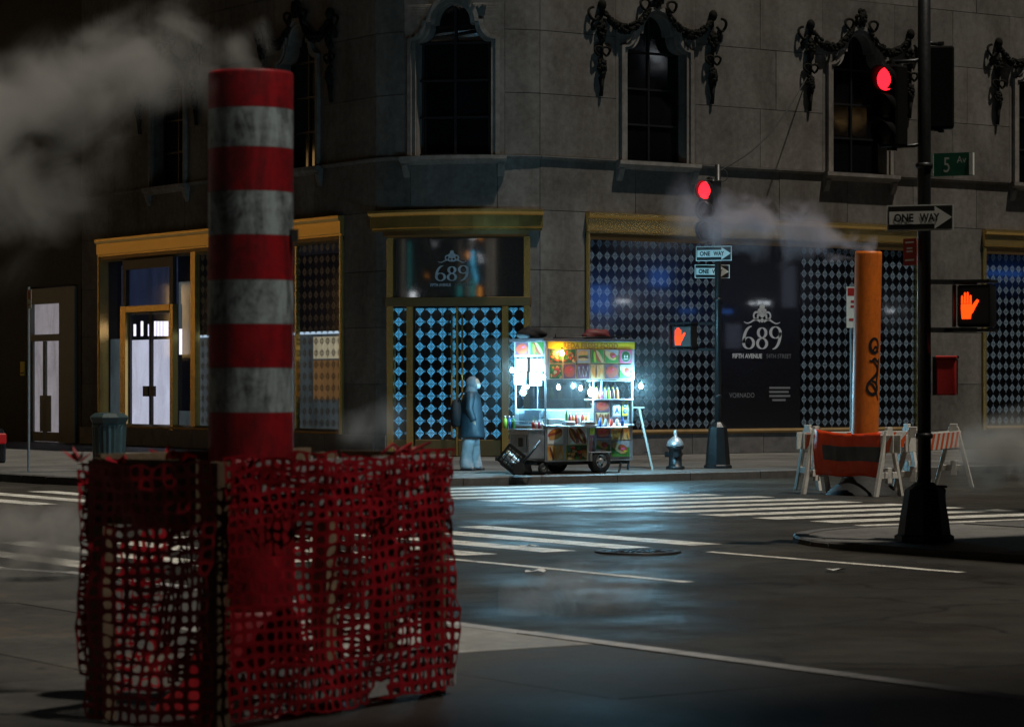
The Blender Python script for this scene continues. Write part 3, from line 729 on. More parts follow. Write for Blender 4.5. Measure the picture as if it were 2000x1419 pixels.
film_pane(S2, MR, 15.57, 18.6, .7, 4.84); film_pane(S2, MR, 18.62, 25.0, .7, 4.84, ph=.115)
# --- side street shopfront with a lit doorway
S3 = shopfront(ML, 3.92, 16.3)
cx = lambda px: on_l(px, 700)[0]
cz = lambda px, py: on_l(px, py)[1]
zb, zt = 0.7, 4.84
for a, b in ((cx(665), cx(577)), (cx(575), cx(480)), (cx(478), cx(386))):
    film_pane(S3, ML, a, b, zb, zt, 'film_clear')
mb = MB(); mb.obox(ML(cx(385), .6, .06), (.14, 0, 0), (0, cx(376)-cx(385), 0), (0, 0, 4.3)); mb.build('mullion', 'brass', S3); mb = MB(); mb.obox(ML(cx(577)-.03, .7, .0), (.1, 0, 0), (0, .06, 0), (0, 0, 4.14)); mb.build('mullion', 'brass', S3)
dz0, dz1 = cz(290, 838), cz(290, 608); dl, dr = cx(240), cx(343)       # door case
mb = MB()
for a, b in ((dr, dr+.16), (dl-.3, dl)): mb.obox(ML(a, dz0, .08), (.14, 0, 0), (0, b-a, 0), (0, 0, dz1-dz0+.15))
mb.obox(ML(dr+.22, dz1, .075), (.13, 0, 0), (0, dl-dr-.52, 0), (0, 0, .15)); mb.build('door_case', 'brass', S3)
surf('case_dark', (0.035, 0.03, 0.03), 0.4, var=0.2)
mb = MB(); mb.obox(ML(dr+.02, dz1+.151, .06), (.1, 0, 0), (0, .2, 0), (0, 0, zt-dz1-.16)); mb.obox(ML(dl-.3, dz1+.151, .06), (.1, 0, 0), (0, .2, 0), (0, 0, zt-dz1-.16)); mb.obox(ML(dr+.22, zt-.25, .06), (.1, 0, 0), (0, dl-dr-.52, 0), (0, 0, .24)); mb.build('transom_frame', 'case_dark', S3)
film_pane(S3, ML, dr+.22, dl-.3, dz1+.15, zt-.25, 'clear_glass', -.03, 'transom_pane')
film_pane(S3, ML, dl, cx(207), zb, zt, 'clear_glass', -.05, 'side_pane'); film_pane(S3, ML, cx(376), dr, zb, zt, 'clear_glass', -.05, 'side_pane')
dm = (dr+.22+dl-.3)/2
for a, b, hs_ in ((dr+.23, dm-.02, 1), (dm+.02, dl-.31, 0)):
    lf = bpy.data.objects.new('door_leaf', None); COL.objects.link(lf); lf.parent = S3
    film_pane(lf, ML, a+.05, b-.05, dz0+.07, dz1-.06, 'clear_glass', -.06, 'pane')
    mb = MB()
    for q in (a, b-.05): mb.obox(ML(q, dz0, -.02), (.06, 0, 0), (0, .05, 0), (0, 0, dz1-dz0))
    for q in (dz0, dz1-.06): mb.obox(ML(a+.05, q, -.018), (.056, 0, 0), (0, b-a-.1, 0), (0, 0, .06))
    mb.build('stile', 'case_dark', lf)
    mb = MB(); q = b-.3 if hs_ else a+.02
    mb.obox(ML(q, dz0+.82, .03), (.05, 0, 0), (0, .28, 0), (0, 0, .26)); mb.build('push_plate', 'case_dark', lf)
# interior of that shop; sheets, walls and paper emit in place of room light
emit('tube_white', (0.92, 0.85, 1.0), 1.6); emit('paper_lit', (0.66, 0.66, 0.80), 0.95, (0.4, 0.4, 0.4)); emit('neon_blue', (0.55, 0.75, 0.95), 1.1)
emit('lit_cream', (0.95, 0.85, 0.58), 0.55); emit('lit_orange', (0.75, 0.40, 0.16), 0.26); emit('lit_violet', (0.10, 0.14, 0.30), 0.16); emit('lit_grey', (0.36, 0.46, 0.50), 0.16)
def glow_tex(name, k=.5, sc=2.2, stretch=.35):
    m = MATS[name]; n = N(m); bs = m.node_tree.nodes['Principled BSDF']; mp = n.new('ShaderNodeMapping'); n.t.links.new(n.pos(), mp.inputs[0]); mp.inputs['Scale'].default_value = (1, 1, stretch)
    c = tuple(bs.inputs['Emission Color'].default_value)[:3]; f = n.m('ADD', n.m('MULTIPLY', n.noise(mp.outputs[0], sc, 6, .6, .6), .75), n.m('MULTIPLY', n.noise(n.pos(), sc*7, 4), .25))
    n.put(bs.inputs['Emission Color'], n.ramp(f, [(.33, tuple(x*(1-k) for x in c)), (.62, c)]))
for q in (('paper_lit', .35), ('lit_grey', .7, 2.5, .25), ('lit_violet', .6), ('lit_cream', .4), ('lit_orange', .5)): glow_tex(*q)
def inner(name, px0, px1, py0, py1, a, mat, thick=.04):      # something standing a metres behind the glass
    ya, yb_ = on_l(px0, 700, a)[0], on_l(px1, 700, a)[0]; pm = (px0+px1)/2
    mb = MB().box(a, a+thick, min(ya, yb_), max(ya, yb_), on_l(pm, py1, a)[1], on_l(pm, py0, a)[1]); return mb.build(name, mat, S3)
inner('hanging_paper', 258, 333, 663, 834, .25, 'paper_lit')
for px in (262, 276, 290, 296, 302, 308, 314, 320, 325): inner('light_tube', px-1.15, px+1.15, 627 if px not in (262, 290) else 633, 656, .6, 'tube_white')
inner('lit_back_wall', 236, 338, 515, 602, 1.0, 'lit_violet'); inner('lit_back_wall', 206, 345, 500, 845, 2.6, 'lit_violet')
inner('light_strip', 350, 353, 642, 692, .32, 'tube_white')
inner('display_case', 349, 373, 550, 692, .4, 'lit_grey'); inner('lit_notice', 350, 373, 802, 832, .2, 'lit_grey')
inner('light_strip', 386, 664, 650, 655, .6, 'neon_blue')
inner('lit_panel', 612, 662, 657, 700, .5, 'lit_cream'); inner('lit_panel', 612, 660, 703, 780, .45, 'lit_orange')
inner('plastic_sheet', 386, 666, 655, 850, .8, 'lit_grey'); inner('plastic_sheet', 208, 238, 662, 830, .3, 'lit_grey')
mb = MB(); mb.box(.55, 5.2, 3.65, 16.25, .15, .2); mb.box(.55, 5.2, 3.65, 16.25, 5.1, 5.15); mb.build('shop_floor', 'interior_wall', S3)
# --- corner portal
PT = bpy.data.objects.new('entrance', None); COL.objects.link(PT); PT.parent = B
def arc_sweep(pr, e0, e1, mat, name, n=16):
    mb = MB(); mb.loft([[MC(e0+(e1-e0)*k/n, z, o) for o, z in pr] for k in range(n+1)], sm=False); return mb.build(name, mat, PT)
arc_sweep([(-.5, 4.99), (.07, 4.99), (.07, 5.04), (.12, 5.06), (.12, 5.31), (.16, 5.33), (.2, 5.38), (.2, 5.43), (-.1, 5.435)], -1.86, 1.83, 'brass', 'header')
arc_sweep([(-.55, 4.86), (-.02, 4.86), (.03, 4.9), (.03, 4.985), (-.55, 4.985)], -1.58, 1.58, 'bronze_dark', 'soffit')
def bx2(name, e0, e1, z0, z1, o0, o1, mat, parent=PT):
    mb = MB(); mb.obox(MF(e0, z0, o0), Vector((*EE, 0))*(e1-e0), Vector((*NN, 0))*(o1-o0), (0, 0, z1-z0)); return mb.build(name, mat, parent, bevel=.008)
bx2('jamb', -1.53, -1.39, .15, 4.86, -.1, .16, 'brass'); bx2('jamb', 1.478, 1.62, .15, 4.86, -.1, .16, 'brass')
bx2('stile', -1.107, -.96, .15, 3.38, -.05, .12, 'brass'); bx2('stile', .995, 1.14, .15, 3.38, -.05, .12, 'brass')
bx2('transom_bar', -1.55, 1.64, 3.381, 3.57, -.1, .24, 'bronze_dark')
film_pane(PT, MF, -1.39, 1.478, 3.57, 4.86, 'black_panel', .02, 'transom_pane')
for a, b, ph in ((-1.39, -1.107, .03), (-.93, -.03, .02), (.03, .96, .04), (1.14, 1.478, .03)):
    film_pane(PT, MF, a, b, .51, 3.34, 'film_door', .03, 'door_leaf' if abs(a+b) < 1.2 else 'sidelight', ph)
    bx2('kick_plate', a, b, .152, .505, -.05, .05, 'bronze_dark')
bx2('meeting_stile', -.025, .025, .152, 3.37, -.04, .07, 'brass')
for e in (-.10, .13):
    mb = MB(); mb.tube([MF(e, .56, .12), MF(e, 3.2, .12)], .022, 8)
    for z in (.7, 1.9, 3.0): mb.tube([MF(e, z, .03), MF(e, z, .12)], .012, 6)
    mb.build('pull_handle', 'brass', PT)
mb = MB(); Q = Vector((*EE, 0)); e0 = (883-893.5)/89
serif_689(mb, MF(e0, 4.86-.93, .024), Q*1.36, (0, 0, 1), .33); mb.build('house_number', 'lettering', PT, fix=False); mb = MB(); emblem(mb, MF(e0, 4.86-.52, .024), Q, (0, 0, 1), .50); mb.build('emblem', 'lettering', PT, fix=False); mb = MB()
text_mb(mb, 'FIFTH AVENUE', .085, MF(e0-.48, 4.86-1.05, .024), Q, (0, 0, 1), bold=.003, fit=.46)
mb.build('lettering', 'lettering', PT, fix=False)
mb = MB(); text_mb(mb, '54TH STREET', .085, MF(e0+.06, 4.86-1.05, .024), Q, (0, 0, 1), fit=.42); mb.build('lettering', 'lettering_dim', PT, fix=False)
# ------------------------------------------------------------------ neighbouring building up the side street
NB = thing('dark_building', 'dark building up the side street with narrow lit white doors', 'building', (0, 17.4, 0))
def nb(name, x0, x1, y0, y1, z0, z1, mat): return MB().box(x0, x1, y0-17.4, y1-17.4, z0, z1).build(name, mat, NB)
yl, yr = cx(62), cx(150); zT = cz(100, 562); ym = cx(121)
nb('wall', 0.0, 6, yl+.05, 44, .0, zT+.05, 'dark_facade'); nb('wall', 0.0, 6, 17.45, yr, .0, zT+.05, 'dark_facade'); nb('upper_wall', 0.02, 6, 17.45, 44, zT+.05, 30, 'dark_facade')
nb('pilaster', -.06, .5, yr+.01, ym, .15, zT, 'door_trim')
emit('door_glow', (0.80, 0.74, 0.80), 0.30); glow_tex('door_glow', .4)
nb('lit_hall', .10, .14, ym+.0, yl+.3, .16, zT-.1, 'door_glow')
zm = cz(90, 660)
nb('door_frame', -.04, .08, ym, ym+.10, .15, zT, 'door_trim'); nb('door_frame', -.04, .08, yl-.02, yl+.05, .15, zT, 'door_trim'); nb('door_head', -.04, .08, ym+.10, yl-.02, zT-.42, zT, 'door_trim'); nb('transom_bar', -.04, .08, ym+.10, yl-.02, zm-.08, zm+.1, 'door_trim')
ymid = cx(87)
for a, b in ((ym+.11, ymid-.02), (ymid+.02, yl-.03)):
    nb('stile', -.01, .04, a, a+.07, .17, zm-.085, 'door_trim'); nb('stile', -.01, .04, b-.07, b, .17, zm-.085, 'door_trim'); nb('door_rail', -.01, .035, a+.07, b-.07, .17, .42, 'door_trim')
nb('door_panel', -.005, .02, cx(99), cx(78), .43, cz(90, 772), 'door_trim')
for k in range(5):
    nb('window', -.02, .02, 24.5+k*3.6, 26.3+k*3.6, 6.8, 9.2, 'dark_glass'); nb('shop_window', -.02, .02, 24.4+k*3.6, 27.0+k*3.6, .8, 3.8, 'dark_glass')
# unseen buildings across the way, put in for shade and mirrored light

# ------------------------------------------------------------------ the rest of the crossing: unseen fronts that shade the street and show in glass and brass
emit('win_warm', (1.0, .58, .2), 3.0); emit('win_blue', (.07, .26, 1.0), 3.0); emit('win_white', (.85, .92, 1.0), 12.0); emit('win_dim', (.45, .5, .7), .8)
def block(name, label, x0, x1, y0, y1, h):
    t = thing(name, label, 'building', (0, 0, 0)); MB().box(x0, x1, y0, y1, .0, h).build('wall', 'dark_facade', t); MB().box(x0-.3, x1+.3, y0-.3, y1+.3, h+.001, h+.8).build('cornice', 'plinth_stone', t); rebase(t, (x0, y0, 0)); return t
tw = block('shade_tower', 'unseen dark tower added behind the viewpoint to shade the foreground', -14, 40, -130, -93, 172.8)  # tower added out of view to darken the foreground
ob_ = block('avenue_building', 'dark building across the avenue with blue shop windows', 12, 75, -60, -36, 19)
def refl(px0, px1, py0, py1, mat):        # lit panes across the avenue that the shopfront glass mirrors
    a0, z1 = on_r(px0, py0, 36); a1, z0 = on_r(px1, py1, 36)
    o = MB().box(a0, a1, -35.99, -35.95, z0, z1).build('window', mat, ob_); o.location = -Vector(ob_.location)
for q in ((1152, 1194, 556, 612, 'win_blue'), (1272, 1308, 526, 560, 'win_blue'), (1280, 1310, 570, 592, 'win_dim'), (1152, 1196, 622, 650, 'win_dim'), (1206, 1232, 584, 592, 'win_white'), (1413, 1432, 604, 612, 'win_blue'), (1330, 1360, 602, 612, 'win_blue'), (1466, 1476, 590, 594, 'win_white'), (1482, 1489, 587, 595, 'win_white'), (1494, 1505, 588, 595, 'win_white'), (1530, 1556, 520, 600, 'win_dim'), (1290, 1318, 634, 672, 'win_dim'), (1420, 1450, 632, 680, 'win_dim'), (1735, 1748, 604, 610, 'win_white'), (1930, 2000, 528, 540, 'win_blue'), (1250, 1290, 430, 448, 'win_white'), (1655, 1690, 232, 238, 'win_warm'), (1668, 1682, 224, 230, 'win_warm'), (1268, 1272, 86, 118, 'win_dim'), (1292, 1298, 96, 112, 'win_white'), (1305, 1312, 108, 122, 'win_white'), (1488, 1500, 440, 452, 'win_white'), (1505, 1514, 442, 454, 'win_white')): refl(*q)
ob4 = block('near_corner_shade_block', 'unseen dark block added at the near corner to shade the round kerb', -9.5, 12, -60, -33, 17.2)  # block added out of view to shade the near kerb corner
ob2 = block('side_street_building', 'dark building across the side street with warm panes added for the brass', -60, -29, 4, 120, 26)
for k in range(14):
    z = 3.0+(k % 3)*5.5; y = 34+k*5.6; o = MB().box(-29.0, -28.95, y, y+2.2, z, z+3.4).build('window', 'win_warm', ob2); o.location = -Vector(ob2.location)  # glowing panes added for the side street brass to mirror
ob3 = block('far_corner_building', 'dark building down the avenue with bright narrow signs', -75, -60, -70, -26, 30)
def refl3(px0, px1, py0, py1, mat):       # lit signs that the entrance transom mirrors
    q = []
    for px, py in ((px0, py0), (px1, py1)):
        e = (px-893.5)/89; p = MF(e, 1.7+(750-py)/90.6, .02); d = (p-CAM).normalized(); nn = Vector((*NN, 0)); r = d-nn*2*d.dot(nn); t = (-59.9-p.x)/r.x; q.append(p+r*t)
    o = MB().box(-59.99, -59.94, min(q[0].y, q[1].y), max(q[0].y, q[1].y), min(q[0].z, q[1].z), max(q[0].z, q[1].z)).build('lit_sign', mat, ob3); o.location = -Vector(ob3.location)
emit('sign_cyan', (.10, .62, 1.0), 14); emit('sign_orange', (1.0, .35, .03), 14); emit('sign_teal', (.05, .5, .5), 4); emit('sign_pale', (.8, .7, .55), 1.6); emit('sign_bright', (.9, .95, 1.0), 22)
for q in ((923, 927, 490, 520, 'sign_cyan'), (926, 929, 524, 536, 'sign_cyan'), (930, 933, 536, 552, 'sign_cyan'), (914, 918, 492, 505, 'sign_orange'), (922, 928, 461, 466, 'sign_bright'), (922, 925, 468, 488, 'sign_pale'), (921, 930, 548, 580, 'sign_teal'), (896, 903, 556, 580, 'sign_teal'), (900, 901.5, 470, 555, 'sign_pale'), (937, 941, 560, 580, 'sign_orange'), (938, 942, 461, 468, 'sign_orange'), (953, 957, 466, 580, 'sign_pale'), (962, 969, 464, 578, 'sign_pale'), (803, 812, 570, 580, 'sign_bright'), (914, 917, 532, 580, 'sign_pale'), (936, 942, 498, 501, 'sign_bright'), (940, 944, 508, 511, 'sign_bright'), (848, 851, 475, 477, 'sign_bright'), (834, 837, 536, 539, 'sign_orange'), (787, 790, 462, 580, 'sign_pale'), (800, 802, 470, 566, 'sign_teal')): refl3(*q)
# ------------------------------------------------------------------ object materials
def mk_stackpaint(name, col, dark, amt):
    m, n, bs = newmat(name); v = n.obj()
    mp = n.new('ShaderNodeMapping'); n.t.links.new(n.pos(), mp.inputs[0]); mp.inputs['Scale'].default_value = (5, 5, 1.3)
    a = n.noise(mp.outputs[0], 1.4, 8, 0.72, 0.8); b = n.noise(n.pos(), 16, 6, 0.7); sm = n.noise(n.pos(), 5.5, 7, 0.75, 1.2)
    f = n.ramp(n.m('ADD', n.m('MULTIPLY', a, 0.55), n.m('ADD', n.m('MULTIPLY', b, 0.2), n.m('MULTIPLY', sm, 0.25))), [(0.43, (0, 0, 0)), (0.57, (1, 1, 1))])
    n.put(bs.inputs['Base Color'], n.mix(n.m('MULTIPLY', f, amt), col, dark))
    n.put(bs.inputs['Roughness'], n.m('ADD', n.m('MULTIPLY', b, 0.3), 0.3))
    n.put(bs.inputs['Normal'], n.bump(b, 0.12, 0.01))
mk_stackpaint('stack_red', (0.48, 0.016, 0.026), (0.10, 0.012, 0.015), 0.8)
mk_stackpaint('stack_white', (0.55, 0.66, 0.69), (0.09, 0.105, 0.11), 1.0)
mk_stackpaint('stack_orange', (0.85, 0.20, 0.015), (0.45, 0.11, 0.02), 0.6)
surf('rubber', (0.02, 0.02, 0.02), 0.75, var=0.3, scale=6)
surf('net_red', (0.42, 0.010, 0.022), 0.5, var=0.3, scale=9, bump=0.1)
surf('post_wood', (0.26, 0.19, 0.12), 0.75, var=0.35, scale=7, dirt=0.4)
surf('board_white', (0.60, 0.60, 0.60), 0.6, var=0.2, scale=5, dirt=0.5)
surf('plastic_white', (0.72, 0.70, 0.64), 0.5, var=0.15, scale=5, dirt=0.35)
surf('reflect_orange', (0.75, 0.10, 0.015), 0.4, var=0.15, scale=4)
surf('sheet_orange', (0.88, 0.07, 0.01), 0.5, var=0.15, scale=5, bump=0.1)
surf('sheet_grey', (0.06, 0.065, 0.07), 0.4, var=0.2, scale=6)
surf('black_paint', (0.012, 0.013, 0.014), 0.42, var=0.4, scale=6, bump=0.1)
surf('graffiti', (0.012, 0.010, 0.010), 0.5, var=0.3)
surf('sign_white', (0.80, 0.82, 0.76), 0.5, var=0.1, bump=0)
surf('sign_black', (0.012, 0.012, 0.012), 0.5, var=0.1, bump=0)
surf('sign_green', (0.012, 0.16, 0.09), 0.45, var=0.12, bump=0)
surf('sign_red', (0.42, 0.03, 0.025), 0.45, var=0.12, bump=0)
surf('black_paint_shaded', (0.004, 0.004, 0.004), 0.85, var=0.2, bump=0, spec=0.1)  # darker black paint: the near signals' darkness put into the colour
surf('galvanised', (0.32, 0.33, 0.33), 0.45, metal=0.6, var=0.2, scale=9)
emit('signal_red', (1.0, 0.01, 0.02), 3.6); surf('lens_dark', (0.015, 0.012, 0.010), 0.2)
emit('hand_orange', (1.0, 0.045, 0.003), 2.6)
surf('ped_face', (0.10, 0.085, 0.08), 0.35, var=0.2)
surf('stainless', (0.52, 0.54, 0.56), 0.34, metal=0.75, var=0.25, scale=5, bump=0.05)
# ------------------------------------------------------------------ striped steam stack and its netted barricade
SX, SY = W(-1.254, 13.25, 0).x, W(-1.254, 13.25, 0).y
ST = thing('steam_stack', 'tall red and white striped steam stack rising from netted barricade', 'chimney', (SX, SY, 0.15))
zs = [3.19, 3.013, 2.825, 2.617, 2.409, 2.196, 1.986, 1.778, 1.566, 0.62]
mb = MB(); mb.lathe([(0.198, 0.3), (0.198, 3.03), (0.194, 3.04), (0.185, 3.04), (0.185, 1.2)], seg=48, capt=False); mb.build('pipe', 'rubber', ST)
for i in range(9):
    z1, z0 = zs[i]-.15, zs[i+1]-.15
    mb = MB(); r = .204; t = z1-(.012 if i == 0 else .0008)
    pr = [(r, z0+.0008), (r, t)]
    if i == 0: pr += [(.2025, z1-.002), (.199, z1+.003), (.19, z1+.002)]
    mb.lathe(pr, seg=56, capt=False); mb.build('red_band' if i % 2 == 0 else 'white_band', 'stack_red' if i % 2 == 0 else 'stack_white', ST)
mb = MB(); mb.lathe([(.205, .47), (.215, .46), (.24, .36), (.33, .12), (.44, .03), (.46, 0)], seg=40, capt=False); mb.build('base_cone', 'stack_red', ST)
mb = MB()                                   # bolt lug on the right-hand side
q = W(-1.254+.205, 13.2, 0)-Vector((SX, SY, 0)); mb.box(q.x-.02, q.x+.02, q.y-.02, q.y+.02, 2.23, 2.29); mb.build('lug', 'rubber', ST)
F = W(-1.33, 12.4, 0); UR = (W(.55, .835, 0)-W(0, 0, 0)).normalized(); UL = (W(-.835, .55, 0)-W(0, 0, 0)).normalized()
LR, LL, ZB, ZTOP = 1.70, 0.68, 0.152, 1.38
BR = thing('netted_barricade', 'square timber barricade wrapped in torn red plastic netting', 'barricade', (0, 0, 0))
def onb(r, l, z): return Vector((F.x, F.y, 0))+UR*r+UL*l+Vector((0, 0, z))
for r, l in ((0, 0), (LR, 0), (0, LL), (LR, LL), (LR*.80, 0)):
    mb = MB(); mb.obox(onb(r-.045, l-.045 if r != LR*.8 else l+.02, ZB), UR*.09, UL*.09, (0, 0, ZTOP-.03-ZB)); mb.build('post', 'post_wood', BR)
def board(r0, l0, d, L, z0, z1, mat='board_white', inw=None):
    mb = MB(); mb.obox(onb(r0, l0, z0), d*L, inw*.03, (0, 0, z1-z0)); mb.build('board', mat, BR)
board(.05, -.078, UR, LR-.02, 1.11, 1.35, inw=UL); board(.05, -.09, UR, LR+.02, .2, .40, inw=UL)
board(-.08, .05, UL, LL-.06, 1.06, 1.36, 'post_wood', inw=UR)
board(.05, LL+.05, UR, LR-.1, 1.08, 1.375, 'post_wood', inw=UL); board(LR+.05, .05, UL, LL-.1, 1.12, 1.36, 'post_wood', inw=UR)
def netting(o, u, L, z0, z1, nrm, seed, cu=.064, cz_=.056, miss=0.0):
    rng = random.Random(seed); nu = int(L/cu); nz = int((z1-z0)/cz_); mb = MB()
    G = {}
    for i in range(nu+1):
        for j in range(nz+1):
            x = i*cu+rng.gauss(0, .008); z = z0+j*cz_+rng.gauss(0, .0065)
            sag = .026*math.sin(i*.55+seed)*math.sin(j*.4+seed*2)+.010*math.sin(i*.21+j*.3)+rng.gauss(0, .003)
            x += .02*math.sin(j*.23+seed)*math.sin(i*.3); z += .022*math.sin(i*.26+seed*1.3)*(0.4+.6*j/nz)
            G[i, j] = o+u*x+Vector((0, 0, z))+nrm*(.012+sag)
    for i in range(nu):
        for j in range(nz):
            if rng.random() < miss: continue
            c = [G[i, j], G[i+1, j], G[i+1, j+1], G[i, j+1]]; m = sum(c, Vector())/4
            k = rng.uniform(.54, .76); e = [(c[a]+c[(a+1) % 4])/2 for a in range(4)]
            outer = [c[0], e[0], c[1], e[1], c[2], e[2], c[3], e[3]]
            inn = [m+(p-m)*(k*.84 if q % 2 == 0 else k*1.04) for q, p in enumerate(outer)]
            mb.add(outer+inn, [(q, (q+1) % 8, 8+(q+1) % 8, 8+q) for q in range(8)])
    return mb
mb = netting(onb(-.06, -.10, 0), UR, LR+.13, ZB+.03, ZTOP, -UL, 1); mb.build('netting', 'net_red', BR)
mb = netting(onb(-.05, -.104, 0), UR, LR+.11, 1.06, ZTOP-.004, -UL, 9, cu=.07, cz_=.05, miss=.12); mb.build('netting', 'net_red', BR)
mb = netting(onb(-.10, -.06, 0), UL, LL+.13, ZB+.02, ZTOP, -UR, 2, miss=.02); mb.build('netting', 'net_red', BR)
mb = netting(onb(-.06, LL+.08, 0), UR, LR+.13, ZB+.1, ZTOP-.01, UL, 3, miss=.1); mb.build('netting', 'net_red', BR)
mb = netting(onb(LR+.08, -.06, 0), UL, LL+.13, ZB+.1, ZTOP-.01, UR, 4, miss=.1); mb.build('netting', 'net_red', BR)
mb = MB()                                    # torn flaps along the rim
rng = random.Random(5)
for r, l in ((.5, LL+.05), (.62, LL+.06), (-.09, .1), (-.09, .5), (-.09, .75), (LR-.1, .1), (LR-.25, .0), (.15, -.1)):
    p = onb(r, l, ZTOP-.04); mb = MB()
    for k in range(5):
        d = Vector((rng.uniform(-.06, .06), rng.uniform(-.06, .06), rng.uniform(.02, .06)*(.7 if l < LL else 1.1)))
        s = Vector((rng.uniform(-.05, .05), rng.uniform(-.05, .05), rng.uniform(-.01, .04)))
        mb.add([p, p+s, p+s*.7+d, p+d*.6], [(0, 1, 2, 3)])
    mb.build('net_flap', 'net_red', BR)
mb = MB()
for k in range(3): mb = MB(); mb.tube([onb(LR-.05-.12*k, .0, ZTOP-.03), onb(LR-.15-.1*k, -.03, ZTOP+.01), onb(LR-.1-.16*k, -.05, ZTOP+.03), onb(LR-.28-.1*k, -.03, ZTOP-.02)], .008, 5); mb.build('net_strand', 'net_red', BR)
rebase(BR, (*onb(LR/2, LL/2, .15).xy, .15))
# ------------------------------------------------------------------ orange steam stack in the avenue
O0 = W(5.43, 42.6, 0); O1 = W(5.505, 42.6, 3.75)
OS = thing('orange_steam_stack', 'plain orange steam stack with black scrawl standing behind white barricades', 'chimney', (0, 0, 0))
ax_ = (O1-O0).normalized()
mb = MB(); pts = [O0+ax_*h for h in (.45, 1.5, 2.6, 3.70, 3.745, 3.75)]; mb.tube(pts+[O0+ax_*3.74, O0+ax_*2.8], [.208, .208, .208, .208, .205, .198, .19, .19], 44, cap=False); mb.build('pipe', 'stack_orange', OS)
mb = MB(); mb.lathe([(.21, .62), (.235, .6), (.25, .5), (.36, .2), (.56, .04), (.58, 0)], (O0.x, O0.y, 0), 36, capt=False); mb.build('base_cone', 'rubber', OS)
mb = MB()
def scrawl(pts, w):
    Ls, Rs = [], []; rt = Vector((SA, -CA, 0)); fw = Vector((CA, SA, 0)); n = len(pts)
    P = [Vector(p) for p in pts]
    for i in range(n):
        d = (P[min(i+1, n-1)]-P[max(i-1, 0)]).normalized(); q = Vector((-d.y, d.x))
        for lst, s in ((Ls, 1), (Rs, -1)):
            a = P[i]+q*s*w/2*(1.2-abs(2*i/(n-1)-1)*.5); th = max(-1.5, min(1.5, a.x/.208))
            lst.append(O0+ax_*a.y+rt*(.2125*math.sin(th))-fw*(.2125*math.cos(th)))
    mb.add(Ls+Rs, [(i, i+1, n+i+1, n+i) for i in range(n-1)])
def cur(f, n=18): return [f(k/(n-1)) for k in range(n)]
zg = lambda py: 1.7-(py-750)/126.5
scrawl(cur(lambda t: (.10+.075*math.cos(t*6.6+.6), zg(675)+.11*math.sin(t*6.6+.6))), .045)
scrawl(cur(lambda t: (.06+.12*t, zg(690)+.10*math.sin(t*3))), .03)
scrawl(cur(lambda t: (.02+.17*t, zg(703)-.02*math.sin(t*9))), .035)
scrawl(cur(lambda t: (.08+.09*math.sin(t*5), zg(705)-.42*t)), .04); scrawl(cur(lambda t: (.20-.05*t, zg(700)-.40*t)), .04)
scrawl(cur(lambda t: (.08+.09*math.cos(t*6+2), zg(757)+.10*math.sin(t*6+2))), .045); scrawl(cur(lambda t: (.02+.18*t, zg(748)-.26*t*t)), .035)
mb.build('graffiti', 'graffiti', OS, fix=False)
rebase(OS, (O0.x, O0.y, 0))
# A-frame barricades
def a_frame(mb, c, d, h=1.0, spread=.6):       # c ground centre, d direction across the two legs
    n = Vector((-d.y, d.x, 0)); top = c+Vector((0, 0, h))
    for s in (-1, 1):
        f = c+d*s*spread/2
        a = f+d*(-.035*1); 
        prof = [f-d*.035-n*.03, f+d*.035-n*.03, f+d*.035+n*.03, f-d*.035+n*.03]
        tp = top+d*s*.045; pt = [tp-d*.035-n*.03, tp+d*.035-n*.03, tp+d*.035+n*.03, tp-d*.035+n*.03]
        mb.loft([prof, pt], sm=False)
    mb.obox(c-d*spread*.36-n*.025+Vector((0, 0, .27)), d*spread*.72, n*.05, (0, 0, .1))
    mb.obox(c-d*.05-n*.028+Vector((0, 0, .2)), d*.1, n*.056, (0, 0, .24))
    mb.obox(top-d*.06-n*.031+Vector((0, 0, -.12)), d*.12, n*.062, (0, 0, .17))
